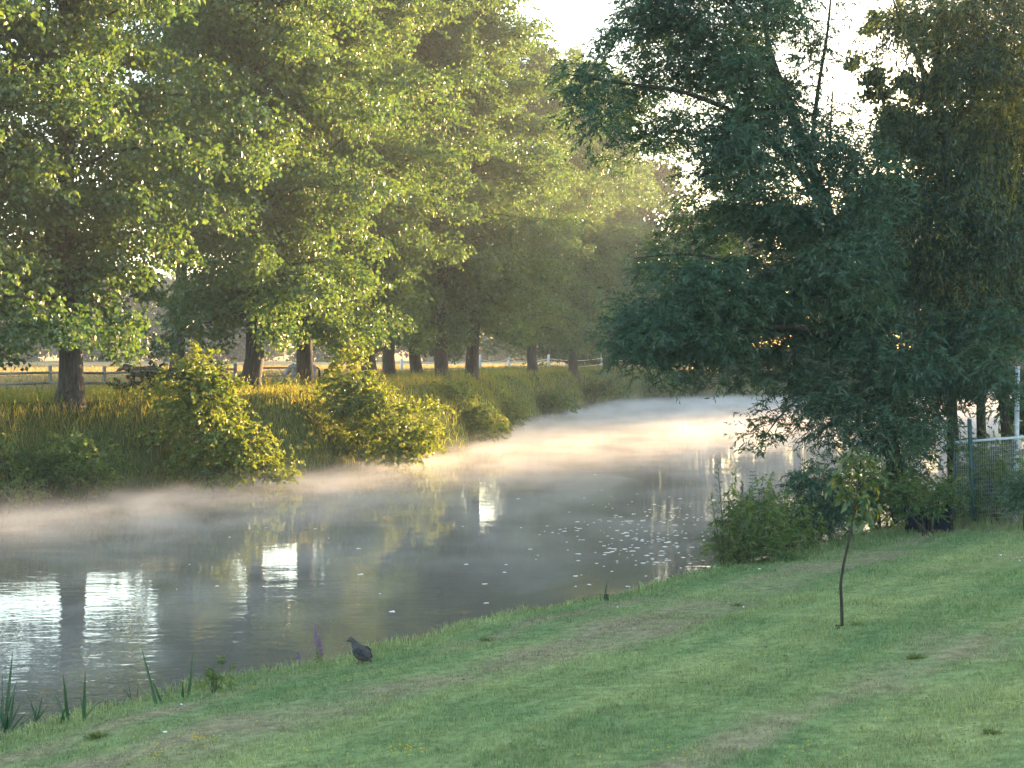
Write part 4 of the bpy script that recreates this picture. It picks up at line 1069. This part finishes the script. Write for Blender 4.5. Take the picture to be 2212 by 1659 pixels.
# ------------------------------------------------------------------ duck
D = shoreD(778, 1424); D = shoreD(778, 1436); b = Vector(at(778, 1436, D)); b.z = float(zg(b.x, b.y))
dk = empty('duck', b, 'dark mottled duck standing on the grass at the water edge, facing left', 'duck', rz=R(-38))
def tilt(P, a=R(24), px_=0.0, pz=0.13):
    """raise the breast: turn about the hips"""
    c, s_ = math.cos(a), math.sin(a)
    return [(px_ + (x - px_) * c + (z - pz) * s_, y, pz - (x - px_) * s_ + (z - pz) * c) for x, y, z in P]
dk.scale = (1.0, 1.0, 1.0)
g = Geo()   # faces -X
g.tube(tilt([(-0.135, 0, 0.185), (-0.11, 0, 0.18), (-0.06, 0, 0.172), (0.02, 0, 0.168), (0.10, 0, 0.168), (0.16, 0, 0.168), (0.20, 0, 0.168)]), [0.035, 0.080, 0.106, 0.114, 0.098, 0.062, 0.022], 14)
g.tube([(-0.085, 0, 0.245), (-0.120, 0, 0.285), (-0.150, 0, 0.312), (-0.172, 0, 0.322)], [0.075, 0.052, 0.042, 0.038], 10)
g.tube(tilt([(0.14, 0, 0.165), (0.21, 0, 0.155), (0.255, 0, 0.160)]), [0.045, 0.028, 0.008], 8)
for sy in (-0.045, 0.045): g.tube([(0.02, sy, 0.10), (0.015, sy, 0.06)], [0.038, 0.014], 8)
obj('body', remeshed('duck_body', g, 0.009, 3), M['plumage'], dk)
g = Geo(); g.ball((-0.188, 0, 0.330), (0.048, 0.038, 0.040), 14, 9); obj('head', g.mesh('duck_head'), M['duck_head'], dk, smooth=True)
g = Geo(); g.tube([(-0.222, 0, 0.322), (-0.250, 0, 0.306), (-0.272, 0, 0.296)], [0.018, 0.017, 0.011], 8); obj('bill', g.mesh('bill'), M['bill'], dk, smooth=True)
for sy in (-1, 1):
    g = Geo(); g.ball((-0.205, sy * 0.033, 0.340), 0.006, 8, 6); obj('eye', g.mesh('eye'), M['bill'], dk, smooth=True)
    g = Geo(); g.ball((0.045, sy * 0.082, 0.188), (0.105, 0.034, 0.064), 14, 9); g.tube([(0.11, sy * 0.075, 0.175), (0.18, sy * 0.05, 0.125), (0.22, sy * 0.035, 0.10)], [0.034, 0.022, 0.004], 8)
    obj('wing', remeshed('duck_wing', g, 0.008, 2), M['wing'], dk)
    g = Geo(); g.tube([(0.015, sy * 0.045, 0.07), (0.012, sy * 0.045, 0.01), (0.0, sy * 0.045, 0.004)], 0.008, 6)
    for a in (-0.5, 0, 0.5): g.tube([(0.01, sy * 0.045, 0.008), (0.01 - 0.06 * math.cos(a), sy * 0.045 + 0.06 * math.sin(a), 0.005)], [0.006, 0.004], 5)
    obj('leg', g.mesh('leg'), M['foot'], dk)

# ------------------------------------------------------------------ small things on the lawn and on the water
def flowers(px, py, rx, ry, n):
    out = []
    for _ in range(n):
        x_, y_ = px + rx * rng.standard_normal(), py + ry * rng.standard_normal()
        Dd = shoreD(x_, y_, 4); out.append(((x_ - 1106) / F * Dd, Dd))
    return out
pts = []
for a in [(430, 1612, 22, 7, 40), (320, 1645, 28, 8, 26), (880, 1640, 28, 6, 26), (250, 1610, 60, 20, 8), (690, 1648, 60, 8, 14), (1400, 1650, 60, 10, 10), (1650, 1430, 25, 4, 8), (1180, 1400, 60, 10, 6), (1990, 1430, 60, 20, 4), (740, 1480, 30, 6, 8), (960, 1410, 20, 6, 5), (1740, 1640, 120, 15, 10), (1960, 1520, 160, 60, 8), (640, 1560, 140, 50, 10)]:
    pts += flowers(*a)
lv = Leaves()
for X, Y in pts:
    c = np.array([X, Y, float(zg(X, Y)) + rng.uniform(0.05, 0.11)])
    d = norm(np.c_[rng.standard_normal((6, 2)), rng.uniform(-.1, .5, 6)])
    lv.add(np.tile(c, (6, 1)), d, np.tile([[0, 0, 1.0]], (6, 1)), 0.016, 0.013, rng.uniform(0, 1, 6))
tag(obj('yellow_flowers', lv.mesh('yellow_flowers'), M['yellow']), 'tiny yellow flowers scattered through the lawn grass', 'flowers', kind='stuff')

for px, py, lab in [(2206, 1218, 'white fleck lying on the lawn by the right picture edge'), (2165, 1206, 'white fleck on the lawn just left of the rightmost one'), (1608, 1320, 'white feather on the dry strip left of the sapling stem'), (1642, 1236, 'white feather near the foot of the dark bush'), (388, 1535, 'white feather at the water edge below the long reed leaves'), (352, 1596, 'white feather lying in the grass above the yellow flowers'), (1335, 1320, 'white feather on the lawn just below the small wooden stake')]:
    D = shoreD(px, py, 8); X = (px - 1106) / F * D; g = Geo(); g.ball((0, 0, 0), (0.030, 0.014, 0.010), 8, 6)
    o = obj('feather', g.mesh('feather'), M['white_petal'], smooth=True, loc=(X, D, float(zg(X, D)) + 0.055)); o.rotation_euler = (0.2, 0.1, rng.uniform(0, 3)); tag(o, lab, 'feather', 'white flecks on the lawn')
for px, py, rx, lab in [(1855, 1352, 0.10, 'dark green weed tuft on the lawn just right of the sapling foot'), (1595, 1312, 0.12, 'blue-green weed rosette on the dry strip left of the sapling'), (1980, 1425, 0.13, 'grey-green weed rosette on the lawn right of the sapling'), (1050, 1388, 0.14, 'upright grass tuft beside the dry strip right of the duck'), (200, 1600, 0.14, 'bright green grass tuft below the reeds on the left'), (2150, 1590, 0.09, 'brownish seedy weed in the right foreground of the lawn')]:
    D = shoreD(px, py, 8); X = (px - 1106) / F * D; n = 70
    az = rng.uniform(0, 6.28, n); up = rng.uniform(.2, 1.2, n); lv = Leaves()
    lv.add(np.c_[rng.standard_normal((n, 2)) * rx * .35, np.zeros(n)], np.c_[np.cos(az), np.sin(az), up], np.c_[np.zeros((n, 2)), np.ones(n)], rng.uniform(.6, 1.2, n) * rx * 0.8, 0.016, rng.uniform(0.2, 1, n))
    o = obj('weed_tuft', lv.mesh('weed_tuft'), M['herb'], loc=(X, D, float(zg(X, D)))); tag(o, lab, 'weed', 'weed tufts on the lawn')

# pale leaves floating on the water
fm = []
for k in range(3):
    n = 9; a = np.arange(n) * 2 * math.pi / n
    r = 1 + 0.18 * rng.standard_normal(n)
    V = np.c_[np.cos(a) * r * 0.085, np.sin(a) * r * 0.06, 0.005 + 0.0015 * rng.standard_normal(n)]
    V = np.vstack([V, V * np.array([1, 1, 0]) + np.array([0, 0, 0.001]), (0, 0, 0.0065)])
    T = [(i, (i + 1) % n, 2 * n) for i in range(n)]; Q = [(n + i, n + (i + 1) % n, (i + 1) % n, i) for i in range(n)]
    m_ = mesh_from('floating_leaf', V, T, Q); m_.materials.append(M['floating']); fm.append(m_)
cnt = 0
while cnt < 240:
    if rng.uniform() < 0.93: px, py = rng.normal(1400, 110), rng.normal(1160, 48)
    else: px, py = rng.uniform(350, 1520), rng.uniform(1090, 1330)
    D = CAM_Z * F / max(py - 760, 50); X = (px - 1106) / F * D
    if near_s(X, D) > -0.25 or far_d(X, D) > -1 or px > 1545: continue
    o = obj('floating_leaf', fm[cnt % 3], None, loc=(X, D, 0.002)); o.rotation_euler = (0, 0, rng.uniform(0, 6.28)); q = rng.choice([rng.uniform(0.2, 0.5), rng.uniform(0.4, 0.95)]); o.scale = (q, q, 1)
    tag(o, 'small pale leaf floating on the misty water', 'floating leaf', 'pale leaves floating on the water'); cnt += 1

# ------------------------------------------------------------------ mist over the water and haze in the air
def mist_mat():
    m, N, Lk, out = new_mat('water_mist')
    pv = N.new('ShaderNodeVolumePrincipled')
    pv.inputs['Color'].default_value = (0.87, 0.88, 0.90, 1)
    pv.inputs['Anisotropy'].default_value = -0.05
    tc = N.new('ShaderNodeTexCoord'); mp = N.new('ShaderNodeMapping')
    mp.inputs['Scale'].default_value = (0.30, 0.30, 0.9)
    Lk.new(tc.outputs['Object'], mp.inputs[0])
    ns = N.new('ShaderNodeTexNoise'); ns.inputs['Scale'].default_value = 1.0; ns.inputs['Detail'].default_value = 4; ns.inputs['Roughness'].default_value = 0.6; ns.inputs['Distortion'].default_value = 0.6
    Lk.new(mp.outputs[0], ns.inputs['Vector'])
    mr = N.new('ShaderNodeMapRange'); mr.inputs[1].default_value = 0.42; mr.inputs[2].default_value = 0.72; mr.inputs[3].default_value = 0.0; mr.inputs[4].default_value = 1.0
    Lk.new(ns.outputs['Fac'], mr.inputs[0])
    sx = N.new('ShaderNodeSeparateXYZ'); Lk.new(tc.outputs['Object'], sx.inputs[0])
    # dense film on the water plus drifting wisps above it
    hz = N.new('ShaderNodeMapRange'); hz.interpolation_type = 'SMOOTHSTEP'
    hz.inputs[1].default_value = 0.0; hz.inputs[2].default_value = 1.1; hz.inputs[3].default_value = 0.42; hz.inputs[4].default_value = 0.0
    Lk.new(sx.outputs['Z'], hz.inputs[0])
    film = N.new('ShaderNodeMapRange'); film.inputs[1].default_value = 0.0; film.inputs[2].default_value = 0.36; film.inputs[3].default_value = 1.7; film.inputs[4].default_value = 0.0
    Lk.new(sx.outputs['Z'], film.inputs[0])
    a1 = N.new('ShaderNodeMath'); a1.operation = 'MULTIPLY'; Lk.new(mr.outputs[0], a1.inputs[0]); Lk.new(hz.outputs[0], a1.inputs[1])
    fm_ = N.new('ShaderNodeMath'); fm_.operation = 'MULTIPLY_ADD'; Lk.new(mr.outputs[0], fm_.inputs[0]); fm_.inputs[1].default_value = 2.2; fm_.inputs[2].default_value = 0.22
    f2 = N.new('ShaderNodeMath'); f2.operation = 'MULTIPLY'; Lk.new(fm_.outputs[0], f2.inputs[0]); Lk.new(film.outputs[0], f2.inputs[1])
    a2 = N.new('ShaderNodeMath'); a2.operation = 'ADD'; Lk.new(a1.outputs[0], a2.inputs[0]); Lk.new(f2.outputs[0], a2.inputs[1])
    a3 = N.new('ShaderNodeMath'); a3.operation = 'MULTIPLY'; a3.inputs[1].default_value = 0.13; Lk.new(a2.outputs[0], a3.inputs[0])
    # thins out towards the near bank
    ny_ = N.new('ShaderNodeMapRange'); ny_.inputs[1].default_value = 29; ny_.inputs[2].default_value = 60; ny_.inputs[3].default_value = 0.32; ny_.inputs[4].default_value = 0.6
    Lk.new(sx.outputs['Y'], ny_.inputs[0])
    dp = N.new('ShaderNodeVectorMath'); dp.operation = 'DOT_PRODUCT'; dp.inputs[1].default_value = (-NS[0], -NS[1], 0); Lk.new(tc.outputs['Object'], dp.inputs[0])
    d0 = float(-(NS @ P0))
    nd = N.new('ShaderNodeMapRange'); nd.inputs[1].default_value = d0 + 10; nd.inputs[2].default_value = d0 + 20; nd.inputs[3].default_value = 0.24; nd.inputs[4].default_value = 1.0
    Lk.new(dp.outputs['Value'], nd.inputs[0])
    nb2 = N.new('ShaderNodeMath'); nb2.operation = 'MAXIMUM'; Lk.new(ny_.outputs[0], nb2.inputs[0]); Lk.new(nd.outputs[0], nb2.inputs[1])
    a4 = N.new('ShaderNodeMath'); a4.operation = 'MULTIPLY'; Lk.new(a3.outputs[0], a4.inputs[0]); Lk.new(nb2.outputs[0], a4.inputs[1])
    Lk.new(a4.outputs[0], pv.inputs['Density'])
    Lk.new(pv.outputs[0], out.inputs['Volume'])
    return m
near_line = [tuple(P0 + U * t - NS * 0.3) for t in (-25, 0, 25, 50, 100, 170)]
far_line = [tuple(p) for p in FAR if -36 < p[0] < 85]
poly = near_line + far_line[::-1]
n = len(poly); V = [(x_, y_, 0.012) for x_, y_ in poly] + [(x_, y_, 1.35) for x_, y_ in poly]
me = bpy.data.meshes.new('mist'); me.from_pydata(V, [], [tuple(range(n))[::-1], tuple(range(n, 2 * n))] + [(i, (i + 1) % n, n + (i + 1) % n, n + i) for i in range(n)]); me.update()
mist = obj('mist', me, mist_mat())
tag(mist, 'low drifting mist lying on the water', 'mist', kind='stuff')

m, N, Lk, out = new_mat('haze')
pv = N.new('ShaderNodeVolumePrincipled'); pv.inputs['Color'].default_value = (0.80, 0.90, 1.0, 1); pv.inputs['Density'].default_value = 0.00045; pv.inputs['Anisotropy'].default_value = 0.2
Lk.new(pv.outputs[0], out.inputs['Volume'])
g = Geo(); g.box((60, 180, 17), (1000, 420, 39)); hz = obj('haze', g.mesh('haze'), m)
tag(hz, 'thin morning haze in the air', 'haze', kind='stuff')
